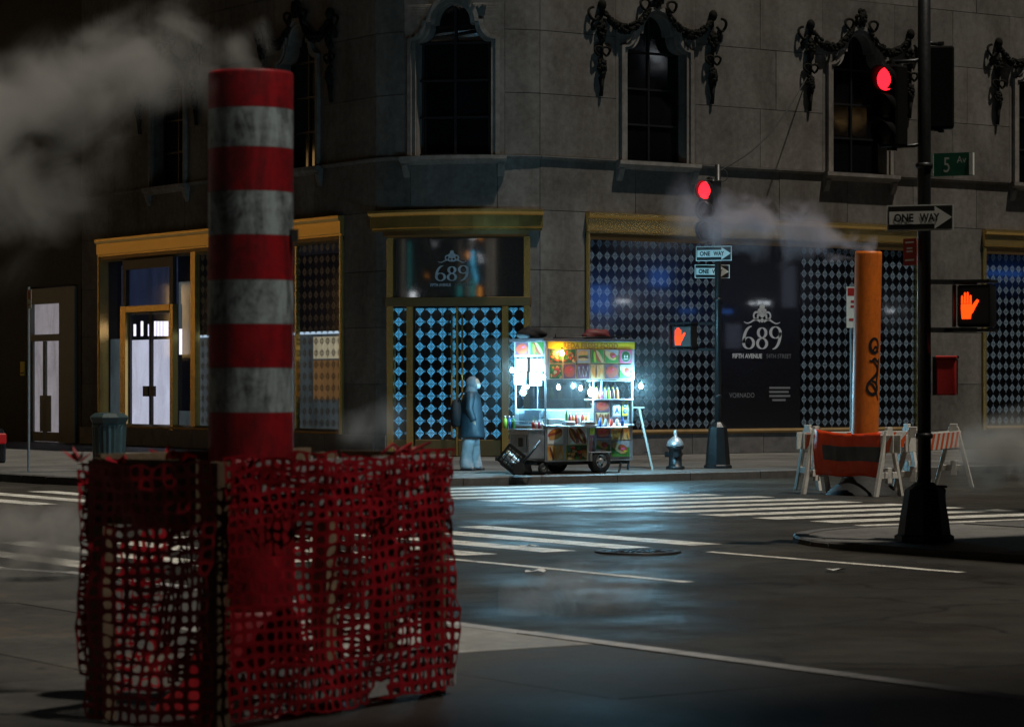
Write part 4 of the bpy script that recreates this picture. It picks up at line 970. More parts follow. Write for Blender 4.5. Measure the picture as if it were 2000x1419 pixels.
def barricade(p0, p1, label, ext=.16, sheet=False, zt=.93):
    t = thing('a_frame_barricade', label, 'barricade', (0, 0, 0), group='white barricades round the orange stack')
    p0 = Vector(p0); p1 = Vector(p1); e = (p1-p0).normalized(); d = Vector((-e.y, e.x, 0)); L = (p1-p0).length
    for c in (p0, p1): mb = MB(); a_frame(mb, c, d); mb.build('a_frame_leg', 'plastic_white', t, bevel=.006)
    out = d if (CAM-p0).dot(d) > 0 else -d
    for s, z0 in ((1, zt-.27), (-1, zt-.27)):
        o = p0-e*ext+out*(s*.075)+Vector((0, 0, z0)); L2 = L+2*ext
        mb = MB(); mb.obox(o, e*L2, out*s*.02, (0, 0, .27)); bd = mb.build('board', 'plastic_white', t, bevel=.004)
        mb = MB(); k = 0; x = -.2; oo = o+out*s*.0225
        while x < L2:                       # diagonal reflective stripes, cut to the board
            q = [(x, 0), (x+.2, 0), (x+.2+.25, .25), (x+.25, .25)]
            q = [(min(max(a, .015), L2-.015), .01+b) for a, b in q]
            if q[1][0]-q[0][0]+q[2][0]-q[3][0] > .03: mb.add([oo+e*a+Vector((0, 0, b)) for a, b in q], [(0, 1, 2, 3)])
            x += .42
        mb.build('stripe', 'reflect_orange', bd, fix=False)
    if sheet:
        mb = MB(); n, m_ = 16, 12; V = []
        for j in range(m_+1):
            for i in range(n+1):
                a = i/n; b = j/m_; sag = 4*a*(1-a)
                z = .985-.055*sag*(1-b)**3-.69*b+.03*(1-a)*(1-b)+.012*math.sin(a*11)*b
                V.append(p0+e*(.08+(L-.16)*a)+out*(.115+.02*math.sin(b*3)*(1-a)+.02*math.sin(a*9+b*5)*b+.014*math.sin(a*17+b*3)+.010*math.sin(a*31-b*6))+Vector((0, 0, z)))
        fs = []; mi = []
        for j in range(m_):
            for i in range(n):
                fs.append((j*(n+1)+i, j*(n+1)+i+1, (j+1)*(n+1)+i+1, (j+1)*(n+1)+i)); mi.append(1 if (4 <= j <= 7 and i > 1) else 0)
        mb.add(V, fs, 0, True); mb.mi = mi; o = mb.build('safety_sheet', ['sheet_orange', 'sheet_grey'], t, fix=False)
        so = o.modifiers.new('solid', 'SOLIDIFY'); so.thickness = .004
        o['label'] = 'orange plastic safety sheet with dark grey band'
    rebase(t, p0.lerp(p1, .5)); return t
barricade(W(4.72, 42.8, 0), W(5.70, 41.75, 0), 'white barricade draped with orange sheet and dark band', sheet=True)
barricade(W(6.15, 42.3, 0), W(7.3, 45.6, 0), 'white barricade with orange striped board right of the orange stack')
barricade(W(4.75, 44.3, 0), W(6.5, 45.4, 0), 'white barricade mostly hidden behind the orange sheet')
# ------------------------------------------------------------------ poles, signals, signs
def pole(base, top, r, label, base_h, bw, name='signal_pole'):
    t = thing(name, label, 'pole', (base.x, base.y, base.z))
    mb = MB(); mb.lathe([(bw*.62, 0), (bw*.62, .05), (bw*.55, .07), (bw*.50, base_h*.45), (bw*.40, base_h*.95), (bw*.30, base_h), (r*1.3, base_h+.05)], seg=8, sm=False); mb.build('cast_base', 'black_paint', t)
    mb = MB(); mb.tube([(0, 0, base_h), (0, 0, (top-.15)*.6), (0, 0, top-.15)], [r, r*.95, r*.85], 16)
    mb.build('shaft', 'black_paint', t)
    mb = MB()
    for z in (base_h+.5, (top-.15)*.55, (top-.15)*.85): mb = MB(); mb.lathe([(r*1.02, z), (r*1.25, z+.01), (r*1.25, z+.05), (r*1.02, z+.06)], seg=16, capt=False); mb.build('collar', 'black_paint', t)
    return t
FPB = gnd(1402, 914, .15); NPB = W(805*28.8/FPX, 28.8, .07)
pole(FPB, 5.75, .062, 'slim black signal pole on the kerb right of the food cart', .8, .42)
pole(NPB, 7.2, .073, 'thick black signal pole beside the round kerb corner', .56, .5)
mb = MB(); b0 = NPB; rt = Vector((SA, -CA, 0)); fw = Vector((CA, SA, 0))
mb.obox(b0+rt*.10+fw*.2, rt*.16, fw*.25, (0, 0, .54)); surf('box_brown', (0.20, 0.16, 0.13), .6, var=.2)
t = thing('utility_box', 'low brown utility box beside the thick black pole', 'box', (0, 0, 0)); mb.build('body', 'box_brown', t, bevel=.015)
mb = MB(); mb.obox(b0+rt*.09+fw*.19+Vector((0, 0, .541)), rt*.18, fw*.27, (0, 0, .025)); mb.build('lid', 'black_paint', t); rebase(t, (*(b0+rt*.18+fw*.32).xy, .07))
def dirv(x, y): return Vector((SA*x+CA*y, -CA*x+SA*y, 0)).normalized()     # camera-aligned heading -> world
def signal_head(pos, face, h, lit, label, visor=.2, paint='black_paint'):
    """pos = centre of the housing, face = heading of the lenses, h = height of the three sections"""
    t = thing('traffic_light', label, 'traffic light', (0, 0, 0), group='traffic lights'); s = h/3; w = s*.92; side = Vector((-face.y, face.x, 0)); up = Vector((0, 0, 1))
    mb = MB(); mb.obox(pos-side*w/2-face*w*.45-up*h/2, side*w, face*w*.8, up*h); mb.build('housing', paint, t, bevel=.02)
    for k, nm in enumerate(('red', 'amber', 'green')):
        c = pos+face*(w*.35+.004)+up*(s*(1-k)); R = s*.43
        lens = MB(); lens.add([c+face*.02]+[c+(side*math.cos(q)+up*math.sin(q))*R for q in [2*PI*i/24 for i in range(24)]], [(0, i+1, (i+1) % 24+1) for i in range(24)], 0, True)
        lens.build('lens', 'signal_red' if (nm == 'red' and lit) else 'lens_dark', t, fix=False)
        v = MB(); n = 20; A = []; Bv = []
        for i in range(n+1):
            q = -PI*.32+PI*1.64*i/n; cut = .55+.45*max(0, math.sin(q)*.8+.2)
            A.append(c+(side*math.cos(q)+up*math.sin(q))*R*1.06); Bv.append(c+(side*math.cos(q)+up*math.sin(q))*R*1.1+face*visor*s/.3*cut)
        v.add(A+Bv, [(i, i+1, n+2+i, n+1+i) for i in range(n)], 0, True)
        o = v.build('visor', paint, t, fix=False); so = o.modifiers.new('solid', 'SOLIDIFY'); so.thickness = .006
    mb = MB()
    for z in (h*.5+.02, -h*.5-.04): mb = MB(); mb.obox(pos-side*.03-face*.05+up*z, side*.06, face*.1, up*.03); mb.build('cap', 'black_paint', t)
    return t
def finish(t, base): rebase(t, base); return t
dF = FPB.length and (FPB-CAM).xy.dot(Vector((CA, SA)))
pc_ = at(1398, 412, dF-.02); hF = 1.12
fF = dirv(-.62, -.78)
t = signal_head(pc_+dirv(-1, -.6)*.14, fF, hF, True, 'lit red traffic light on the slim pole above the one way signs', visor=.13); finish(t, pc_-Vector((0, 0, .56)))
dN = 28.8
pN = at(1742, 208, dN-.1)
t = signal_head(pN, dirv(-.7, -.7), .84, True, 'lit red traffic light high on the left of the thick black pole', visor=.16, paint='black_paint_shaded')
mb = MB(); PT_ = Vector((NPB.x, NPB.y, 0))
for z in (pN.z+.46, pN.z-.42): mb = MB(); mb.tube([Vector((pN.x, pN.y, z)), Vector((pN.x, pN.y, z+.0))+(PT_-Vector((pN.x, pN.y, 0)))*.7+Vector((0, 0, .02)), PT_+Vector((0, 0, z+.06))], .022, 8); mb.build('bracket', 'black_paint', t)
finish(t, pN-Vector((0, 0, .42)))
pB = at(1838, 172, dN+.12)
t = signal_head(pB, dirv(.12, 1), .86, False, 'unlit back of a traffic light on the right of the thick black pole', visor=.24, paint='black_paint_shaded')
mb = MB()
for z in (pB.z+.46, pB.z-.44): mb = MB(); mb.tube([Vector((pB.x, pB.y, z)), PT_+Vector((0, 0, z))], .02, 8); mb.build('bracket', 'black_paint', t)
finish(t, pB-Vector((0, 0, .43)))
HAND = [(-.052, -.13), (.045, -.13), (.05, -.06), (.095, -.005), (.125, .055), (.105, .072), (.065, .02), (.052, .015), (.052, .11), (.034, .112), (.03, .03), (.024, .03), (.024, .142), (.004, .143), (.002, .03), (-.004, .03), (-.006, .142), (-.026, .141), (-.028, .03), (-.034, .03), (-.038, .115), (-.056, .113), (-.06, -.03)]
def hand_mesh(mb, c, u, v, s):
    parts = [[(-.05, -.13), (.04, -.13), (.052, -.05), (.052, .02), (-.058, .02), (-.06, -.03)], [(.04, -.075), (.058, -.075), (.125, .05), (.105, .068), (.05, .0)]]
    for x0, x1, y1 in ((-.058, -.036, .105), (-.030, -.008, .137), (-.002, .02, .14), (.027, .05, .11)): parts.append([(x0, .024), (x1, .024), (x1-.002, y1-.01), ((x0+x1)/2, y1), (x0+.002, y1-.01)])
    for q in parts: mb.poly([c+u*(a*s)+v*(b*s) for a, b in q])
def ped_signal(c, face, w, h, dep, label, s, arm):
    t = thing('pedestrian_signal', label, 'crossing signal', (0, 0, 0), group='pedestrian signals'); up = Vector((0, 0, 1)); side = Vector((-face.y, face.x, 0))
    if side.dot(rt) < 0: side = -side
    mb = MB(); mb.obox(c-side*w/2-face*dep-up*h/2, side*w, face*dep, up*h); mb.build('housing', 'black_paint', t, bevel=.02)
    mb = MB(); mb.add([c+face*.003+side*a*w*.43+up*b*h*.42 for a, b in ((-1, -1), (1, -1), (1, 1), (-1, 1))], [(0, 1, 2, 3)]); mb.build('face', 'ped_face', t, fix=False)
    mb = MB(); hand_mesh(mb, c+face*.007-side*w*.20, side, up, s); mb.build('hand_symbol', 'hand_orange', t, fix=False)
    mb = MB()
    for z, q in ((h/2+.02, 0), (-h/2-.05, 0)): mb.obox(c-side*w*.53-face*dep+up*z, side*w*1.06, face*(dep+.1), up*.03)
    for a in (-1, 1): mb.obox(c+side*(a*w*.53-.006)-up*h/2, side*.012, face*.1, up*h)
    mb.build('hood', 'black_paint', t)
    mb = MB()
    for z in (h/2+.03, -h/2-.03): mb = MB(); mb.bar(Vector((arm.x, arm.y, c.z+z)), c-face*dep*.5+up*z, .04, .05); mb.build('bracket', 'black_paint', t)
    return t
c = at(1902, 597, dN-.05); finish(ped_signal(c, dirv(-.5, -1), .37, .44, .2, 'orange hand pedestrian signal on the thick black pole', 1.05, NPB), c-Vector((0, 0, .22)))
c = at(1333, 657, dF-.1); finish(ped_signal(c, dirv(-.6, -1), .42, .42, .2, 'orange hand pedestrian signal on the slim pole beside the cart', 1.2, FPB), c-Vector((0, 0, .21)))
def one_way(c, u, L, H, label):
    t = thing('one_way_sign', label, 'road sign', (0, 0, 0), group='one way signs'); u = u.normalized(); up = Vector((0, 0, 1)); n = u.cross(up)
    if n.dot(CAM-c) < 0: n = -n
    mb = MB(); mb.obox(c-u*L/2-up*H/2-n*.004, u*L, n*.004, up*H); mb.build('plate', 'sign_white', t)
    mb = MB(); mb.add([c+u*a*(L/2-.014)+up*b*(H/2-.014)+n*.002 for a, b in ((-1, -1), (1, -1), (1, 1), (-1, 1))], [(0, 1, 2, 3)]); mb.build('black_field', 'sign_black', t, fix=False)
    mb = MB(); k = L/.92; A = [(-.425, -.088), (.20, -.088), (.20, -.155), (.44, 0), (.20, .155), (.20, .088), (-.425, .088)]
    mb.add([c+u*a*k+up*b*k+n*.004 for a, b in A[:2]+A[5:]], [(0, 1, 2, 3)]); mb.add([c+u*a*k+up*b*k+n*.004 for a, b in A[2:5]], [(0, 1, 2)]); mb.build('arrow', 'sign_white', t, fix=False)
    mb = MB(); text_mb(mb, 'ONE', .15*k, c+u*(-.36*k)-up*.052*k+n*.0065, u, up, bold=.004, fit=.27*k); mb.build('lettering', 'sign_black', t, fix=False)
    mb = MB(); text_mb(mb, 'WAY', .15*k, c+u*(.0*k)-up*.052*k+n*.0065, u, up, bold=.004, fit=.27*k); mb.build('lettering', 'sign_black', t, fix=False)
    return finish(t, c-up*H/2)
c = at(1797, 425, dN-.14); one_way(c, dirv(.94, -.34), .70, .27, 'large black and white one way sign on the thick black pole')
c = at(1394, 495, dF-.16); one_way(c, dirv(.94, -.34), .68, .27, 'upper of two small one way signs on the slim pole')
c = at(1391, 530, dF+.14); one_way(c, dirv(.80, .12), .66, .25, 'lower of two small one way signs, behind the slim pole')
# street name sign, parking notices
t = thing('street_name_sign', 'green street name sign reading 5 Av on the thick black pole', 'street sign', (0, 0, 0)); c = at(1858, 321, dN-.06); u = dirv(.9, -.43); up = Vector((0, 0, 1)); n = -u.cross(up) if u.cross(up).dot(CAM-c) < 0 else u.cross(up)
L, H = .46, .24
mb = MB(); mb.obox(c-u*L/2-up*H/2-n*.06, u*L, n*.06, up*H); mb.build('blade', 'sign_green', t)
mb = MB()
for a in (-1, 1): mb = MB(); mb.obox(c+u*(a*(L/2-.018)-.02)-up*(H/2-.004)-n*.05, u*.04, n*.056, up*(H-.008)); mb.build('end_strip', 'sign_white', t)
mb = MB(); text_mb(mb, '5', .225, c-u*.09-up*.08+n*.003, u, up, sx=.75); mb.build('lettering', 'sign_white', t, fix=False); mb = MB(); text_mb(mb, 'Av', .10, c+u*.06+up*.012+n*.003, u, up, sx=.9); mb.build('lettering', 'sign_white', t, fix=False)
mb = MB(); mb.bar(c-u*L/2-n*.03, Vector((NPB.x, NPB.y, c.z)), .04, .1); mb.build('bracket', 'black_paint', t); finish(t, c-up*H/2)
def notice(c, u, w, h, label, name='parking_sign', white_from=None, post=None):
    t = thing(name, label, 'road sign', (0, 0, 0)); up = Vector((0, 0, 1)); n = u.cross(up); n = n if n.dot(CAM-c) > 0 else -n
    mb = MB(); mb.obox(c-u*w/2-up*h/2-n*.004, u*w, n*.004, up*h); mb.build('plate', 'sign_red' if white_from is None else 'sign_white', t)
    if white_from is not None: mb = MB(); mb.add([c+u*a*w*.44+up*(h*b)+n*.002 for a, b in ((-1, white_from), (1, white_from), (1, .47), (-1, .47))], [(0, 1, 2, 3)]); mb.build('red_field', 'sign_red', t, fix=False)
    mb = MB()
    for z, q in ((.36, .8), (.14, .55), (.02, .6), (-.3, .85)): mb = MB(); mb.add([c+u*a*w*.4*q+up*(h*z+b*h*.03)+n*.0035 for a, b in ((-1, -1), (1, -1), (1, 1), (-1, 1))], [(0, 1, 2, 3)]); mb.build('lettering', 'sign_white' if white_from is None else 'sign_red', t, fix=False)
    if post is not None:
        mb = MB(); mb.bar(Vector((post.x, post.y, post.z)), Vector((post.x, post.y, c.z+h/2+.05)), .05, .03); mb.build('post', 'galvanised', t)
        return finish(t, post)
    return finish(t, c-up*h/2)
notice(at(1777, 492, dN-.05), dirv(.5, -.86), .22, .28, 'small red parking sign on the left of the thick black pole')
b = W(6.22, 50.6, .15); notice(at(1668, 600, 50.5), dirv(.9, .3), .3, .75, 'white and red parking sign on a post behind the orange stack', white_from=.28, post=b)
b = gnd(56, 920, .15); db = (b-CAM).xy.dot(Vector((CA, SA))); notice(at(57, 584, db-.06), dirv(.5, -.86), .2, .34, 'thin street post with a small red and white sign at far left', white_from=.0, post=b)
mb = MB(); y0, z0 = on_l(50, 733); y1, z1 = on_l(42, 706); mb.box(-.04, -.005, y0, y1, z0, z1); surf('sign_yellow', (.70, .48, .02), .5, var=.1, bump=0)
t = thing('yellow_plate', 'small yellow plate on the dark wall left of the lit doors', 'sign', (0, 0, 0)); mb.build('plate', 'sign_yellow', t); mb = MB(); mb.box(-.045, -.0405, y0+.03, y1-.03, z0+.05, z0+.09); mb.build('lettering', 'sign_black', t); rebase(t, (0, y0, z0))
surf('box_red', (.62, .03, .025), .5, var=.15, bump=0)
# red call box on the thick black pole
t = thing('call_box', 'red metal call box strapped to the thick black pole', 'box', (0, 0, 0)); c = at(1850, 734, dN); 
mb = MB(); u = dirv(.95, -.3); n = dirv(-.3, -.95); mb.obox(c-u*.1-n*.1-up*.2, u*.2, n*.2, up*.38); mb.build('case', 'box_red', t, bevel=.012)
mb = MB(); mb.obox(c-u*.11-n*.11+up*.181, u*.22, n*.22, up*.03); mb.build('lid', 'box_red', t, bevel=.008); mb = MB(); mb.obox(c-u*.14-n*.09-up*.2, u*.038, n*.18, up*.40); mb.build('back_plate', 'black_paint', t); finish(t, c-up*.2)
# guy wire from the slim pole to the wall
t = thing('guy_wire', 'thin cable slanting from the slim pole up to the wall', 'cable', (0, 0, 0)); wx, wz = on_r(1577, 150); A = Vector((FPB.x, FPB.y, 5.62)); Bq = Vector((wx, 0.0, wz))
mb = MB(); mb.tube([A.lerp(Bq, k/12)-Vector((0, 0, .35*math.sin(PI*k/12))) for k in range(13)], .014, 6); mb.build('cable', 'rubber', t)
mb = MB(); q = at(1412, 343, dF); mb.tube([q+rt*(.09*math.cos(k/12*2*PI))+up*(.11*math.sin(k/12*2*PI)) for k in range(12)], .008, 5, close=True); mb.build('loop', 'rubber', t); finish(t, A)
# ------------------------------------------------------------------ litter bin, hydrant
surf('bin_green', (0.035, 0.06, 0.06), .45, var=.3, scale=9)
p = W(-787*53.9/FPX, 53.9, .15); t = thing('litter_bin', 'dark green ribbed litter bin with domed lid beside the lit doorway', 'bin', p)
mb = MB(); n = 40; rings = []
for z, r in ((0, .29), (.08, .30), (.7, .325), (.76, .335)):
    rings.append([Vector(((r+(.012 if k % 2 else -.006)*(0 if z > .7 else 1))*math.cos(2*PI*k/n), (r+(.012 if k % 2 else -.006)*(0 if z > .7 else 1))*math.sin(2*PI*k/n), z)) for k in range(n)])
mb.loft(rings, sm=False); mb.build('drum', 'bin_green', t)
mb = MB(); mb.lathe([(.34, .74), (.35, .76), (.35, .80), (.40, .90), (.39, .92), (.30, .985), (.12, 1.0), (.1, .99)], seg=8, sm=False); mb.build('lid', 'bin_green', t)
p = gnd(1319, 916, .15); t = thing('fire_hydrant', 'black fire hydrant with silver domed top on the kerb', 'hydrant', p)
mb = MB(); mb.lathe([(.17, 0), (.17, .05), (.12, .07), (.115, .36), (.15, .38), (.15, .42)], seg=20); mb.build('barrel', 'black_paint', t)
mb = MB(); mb.lathe([(.155, .42), (.16, .45), (.145, .50), (.10, .56), (.05, .59), (.032, .60), (.03, .71), (.022, .72)], seg=20); surf('silver_paint', (.55, .57, .58), .35, metal=.6, var=.15); mb.build('bonnet', 'silver_paint', t)
mb = MB(); 
for a in (0.4, 2.2, 4.1): mb.tube([(0, 0, .27), (.19*math.cos(a), .19*math.sin(a), .27)], .05, 10)
mb.build('outlet', 'black_paint', t)
# ------------------------------------------------------------------ parked car at the left edge
surf('car_paint', (.012, .013, .016), .2, var=.2, bump=0); surf('tyre', (.02, .02, .02), .8, var=.3); emit('tail_red', (1.0, .02, .02), .12, (.2, .0, .0))
t = thing('parked_car', 'dark parked car at the far left edge, red tail light showing', 'car', (-12.6, -4.6, 0))
side = [(0, .35), (-.02, .75), (.08, .95), (.75, 1.0), (1.2, 1.38), (2.4, 1.42), (3.1, 1.02), (4.2, .9), (4.45, .7), (4.45, .3)]
mb = MB(); rings = []
for x, k in ((-.88, .94), (-.82, 1.0), (.82, 1.0), (.88, .94)):
    rings.append([Vector((x*(.86 if z > 1.05 else 1), y*1.0+(1-k)*(2.2-y)*.2, .3+(z-.3)*(k if z < 1.05 else k*.985))) for y, z in side])
mb.loft(rings, sm=False); mb.build('body', 'car_paint', t, bevel=.03)
mb = MB()
for s in (-1, 1): mb.add([(s*.79, 1.25, 1.05), (s*.79, 2.95, 1.05), (s*.745, 2.35, 1.36), (s*.745, 1.3, 1.34)], [(0, 1, 2, 3)])
mb.add([(-.66, .76, 1.03), (.66, .76, 1.03), (.62, 1.16, 1.35), (-.62, 1.16, 1.35)], [(0, 1, 2, 3)]); mb.build('window', 'dark_glass', t, fix=False)
for x in (-.84, .84):
    for y in (.78, 3.6):
        mb = MB(); s = 1 if x > 0 else -1; mb.lathe([(.2, -.09), (.30, -.1), (.33, -.06), (.33, .06), (.30, .1), (.2, .09)], (x, y, .33), 24, axis='x', capt=False); wh = mb.build('wheel', 'tyre', t)
        mb = MB(); mb.lathe([(.0, s*.07), (.06, s*.09), (.19, s*.07), (.21, s*.085)], (x, y, .33), 20, axis='x', capt=False); mb.build('rim', 'galvanised', wh)
for x in (-.72, .72): MB().box(x-.14, x+.14, -.045, .06, .68, .86).build('tail_light', 'tail_red', t, bevel=.02)
# ------------------------------------------------------------------ food cart
CY0, CY1 = -9.68, -8.74
fx = lambda px: on_r(px, 750, CY0)[0]
fz = lambda py, px=1150: on_r(px, py, CY0)[1]
CA0, CA1 = fx(1065), fx(1236)
CT = thing('food_cart', 'stainless steel hot dog cart with glowing bulbs and food pictures', 'food cart', (0, 0, 0))
surf('roof_dark', (.04, .03, .035), .7, var=.3); surf('banner_yellow', (.62, .50, .02), .5, var=.1, bump=0); surf('banner_text', (.30, .16, .02), .5, var=.1, bump=0)
PALS = dict(bun=(.58, .30, .10), sausage=(.36, .07, .03), red=(.50, .05, .03), green=(.06, .20, .04), dgreen=(.03, .10, .03), white=(.78, .78, .74), tan=(.52, .36, .18), brown=(.13, .05, .03), purple=(.12, .05, .08), orange=(.60, .22, .03), yellow=(.62, .52, .04), blue=(.04, .12, .36), grey=(.30, .30, .32), pink=(.55, .10, .20), lime=(.30, .45, .04))
for k, c_ in PALS.items(): surf('print_'+k, c_, .4, var=.22, scale=22, bump=0)
def part(name, x0, x1, y0, y1, z0, z1, mat, parent=CT, bevel=.006): return MB().box(x0, x1, y0, y1, z0, z1).build(name, mat, parent, bevel=bevel)
zc0, zc1 = fz(900), fz(832)             # lower cabinet
part('cabinet', CA0, CA1, CY0, CY1, zc0, zc1, 'stainless')
part('counter', CA0-.02, CA1+.02, CY0-.03, CY1+.02, zc1, zc1+.03, 'stainless')
zr = fz(667)
part('roof', CA0-.06, CA1+.04, CY0-.04, CY1+.08, zr, zr+.05, 'roof_dark')
for x in (CA0+.012, CA1-.012):
    for y in (CY0+.012, CY1-.012): part('post', x-.015, x+.015, y-.015, y+.015, zc1+.03, zr, 'stainless')
part('post', fx(1160)-.012, fx(1160)+.012, CY0, CY0+.03, zc1+.03, fz(740), 'stainless')
part('back_panel', CA0+.03, CA1-.03, CY1-.02, CY1, zc1+.03, zc1+.3, 'stainless'); MB().box(CA0+.03, CA1-.03, CY1-.012, CY1-.006, zc1+.301, zr-.03).build('back_glass', 'clear_glass', CT); part('mullion', fx(1108), fx(1110), CY1-.02, CY1, zc1+.301, zr-.01, 'stainless')
part('inner_shelf', fx(1075), fx(1155), CY0+.35, CY0+.8, zc1+.031, zc1+.28, 'stainless'); part('griddle', fx(1078), fx(1110), CY0+.1, CY0+.33, zc1+.031, zc1+.13, 'stainless')
part('serving_shelf', fx(1085), fx(1152), CY0-.2, CY0-.031, zc1-.02, zc1+.02, 'stainless')
# picture boards: flat prints built as thin coloured shapes on each board
def picture(parent, o, u, v, n, w, h, style, seed):
    rng = random.Random(seed); mb = MB(); cols = []
    def mi(c):
        if c not in cols: cols.append(c)
        return cols.index(c)
    o = Vector(o); u = Vector(u); v = Vector(v); n = Vector(n); lay = [0.0]
    def shape(cx_, cy_, rx, ry, ang, c, seg=14, wob=.06):
        lay[0] += .0007; pts = []
        for k in range(seg):
            t = 2*PI*k/seg; r = 1+rng.uniform(-wob, wob); a, b = rx*math.cos(t)*r, ry*math.sin(t)*r
            x = cx_+a*math.cos(ang)-b*math.sin(ang); y = cy_+a*math.sin(ang)+b*math.cos(ang)
            pts.append(o+u*(min(max(x, .02), .98)*w)+v*(min(max(y, .02), .98)*h)+n*lay[0])
        mb.poly(pts, mi(c))
    def rect(x0, x1, y0, y1, c):
        lay[0] += .0007; mb.add([o+u*(a*w)+v*(b*h)+n*lay[0] for a, b in ((x0, y0), (x1, y0), (x1, y1), (x0, y1))], [(0, 1, 2, 3)], mi(c))
    if style == 'hotdog':
        rect(0, 1, 0, 1, 'white'); shape(.5, .62, .48, .30, .35, 'red'); shape(.52, .48, .46, .2, .35, 'bun'); shape(.48, .70, .44, .15, .35, 'sausage'); shape(.45, .78, .36, .06, .35, 'orange', wob=.3)
    elif style == 'two_dogs':
        rect(0, 1, 0, 1, 'white')
        for q in (.3, .7): shape(q, .5, .20, .52, .4, 'sausage'); shape(q+.02, .5, .11, .45, .4, 'brown'); shape(q-.06, .52, .05, .46, .4, 'bun')
    elif style == 'fingers':
        rect(0, 1, 0, 1, 'tan')
        for q in range(6): shape(.1+q*.16, .5+rng.uniform(-.1, .1), .07, .46, rng.uniform(-.3, .3), rng.choice(['orange', 'bun', 'brown']))
    elif style == 'kebab':
        rect(0, 1, 0, 1, 'dgreen')
        for q in range(26): shape(rng.uniform(.08, .92), rng.uniform(.1, .9), rng.uniform(.06, .13), rng.uniform(.06, .16), rng.uniform(0, 3), rng.choice(['orange', 'red', 'sausage', 'bun', 'green', 'brown', 'tan']), 8, .2)
    elif style == 'gyro':
        rect(0, 1, 0, 1, 'green'); rect(0, 1, .6, 1, 'grey'); shape(.42, .55, .5, .24, -.7, 'tan'); shape(.62, .55, .28, .2, -.6, 'sausage'); shape(.66, .5, .14, .1, .2, 'pink', wob=.3); shape(.75, .35, .1, .06, .2, 'yellow', wob=.3)
    elif style == 'burger':
        rect(0, 1, 0, 1, 'grey'); shape(.5, .68, .42, .26, .0, 'bun'); shape(.5, .5, .44, .08, .05, 'green', wob=.25); shape(.5, .4, .42, .1, .0, 'brown'); shape(.5, .25, .4, .13, .0, 'tan')
    elif style == 'cup':
        rect(0, 1, 0, 1, 'white'); shape(.5, .68, .36, .2, .3, 'blue'); shape(.5, .60, .38, .2, .2, 'white'); shape(.5, .28, .36, .12, .0, 'purple'); shape(.5, .34, .36, .05, .0, 'white')
    elif style == 'meat':
        rect(0, 1, 0, 1, 'purple'); shape(.5, .5, .45, .42, .1, 'sausage'); shape(.45, .58, .3, .2, .4, 'red', wob=.2); shape(.6, .65, .1, .06, .4, 'pink')
    elif style == 'dark':
        rect(0, 1, 0, 1, 'purple')
        for q in range(3): shape(.22+q*.28, .5, .08, .4, rng.uniform(-.3, .3), 'grey'); shape(.25+q*.28, .45, .06, .3, .2, 'brown')
    elif style == 'wrap':
        rect(0, 1, 0, 1, 'green'); shape(.55, .5, .2, .62, .5, 'sausage'); shape(.7, .5, .12, .6, .5, 'tan'); shape(.3, .4, .1, .5, .1, 'lime')
    elif style == 'grade':
        rect(0, 1, 0, 1, 'grey'); rect(.12, .88, .1, .9, 'white'); text_mb(mb, 'A', h*.62, o+u*w*.28+v*h*.28, u, v, n*(lay[0]+.0012), mi('blue'), bold=.004)
    elif style == 'ice':
        rect(0, 1, 0, 1, 'yellow'); shape(.5, .62, .4, .13, 0, 'blue'); shape(.5, .28, .4, .13, 0, 'blue'); shape(.5, .62, .2, .04, 0, 'white'); shape(.5, .28, .2, .04, 0, 'white'); shape(.2, .9, .3, .1, 0, 'white')
    elif style == 'menu':
        rect(0, 1, 0, 1, 'lime')
        for q in range(4): rect(.1, .6+.1*(q % 3), .15+.2*q, .24+.2*q, 'dgreen')
    elif style == 'badge':
        rect(0, 1, 0, 1, 'pink'); shape(.5, .5, .42, .46, 0, 'grey', wob=0); shape(.5, .5, .34, .40, 0, 'dgreen', wob=0); shape(.4, .5, .05, .12, 0, 'white', wob=0); shape(.6, .5, .05, .12, 0, 'white', wob=0); shape(.5, .3, .2, .03, 0, 'white', wob=0)
    return mb.build('picture', ['print_'+c for c in cols], parent, fix=False)
def fpic(px0, px1, py0, py1, style, seed, y=CY0, frame='stainless'):
    x0, x1 = on_r(px0, 750, y)[0], on_r(px1, 750, y)[0]; z1, z0 = fz(py0), fz(py1)
    b = MB().box(x0, x1, y-.012, y-.001, z0, z1).build('picture_board', frame, CT)
    picture(b, (x0+.006, y-.0125, z0+.006), (1, 0, 0), (0, 0, 1), (0, -1, 0), x1-x0-.012, z1-z0-.012, style, seed)
hb = MB().box(CA0-.02, CA1+.02, CY0-.02, CY0-.001, fz(741), zr).build('header_board', 'print_grey', CT)
mb = MB().box(CA0+.03, CA1+.02, CY0-.028, CY0-.0205, fz(681), zr-.005); mb.build('name_banner', 'banner_yellow', CT)
mb = MB(); text_mb(mb, 'REDA FRESH FOOD', .135, (fx(1098), CY0-.031, fz(680.2)), (1, 0, 0), (0, 0, 1), sx=1.0, bold=.003); mb.build('lettering', 'banner_text', CT, fix=False)
yb = CY0-.021
st1 = ['kebab', 'kebab', 'burger', 'wrap', 'gyro', 'badge']; st2 = ['kebab', 'meat', 'dark', 'fingers', 'meat', 'gyro']
xe = [1071, 1098, 1125, 1152, 1179, 1208, 1235]
for k in range(6):
    fpic(xe[k]+1, xe[k+1]-1, 682, 709, st1[k], 10+k, yb, 'print_tan'); fpic(xe[k]+1, xe[k+1]-1, 711, 740, st2[k], 20+k, yb, 'print_tan')
fpic(1068, 1100, 833, 866, 'hotdog', 1); fpic(1068, 1100, 867, 898, 'fingers', 2)
fpic(1108, 1146, 833, 867, 'two_dogs', 3, frame='banner_yellow'); fpic(1106, 1146, 868, 897, 'kebab', 4, frame='banner_yellow')
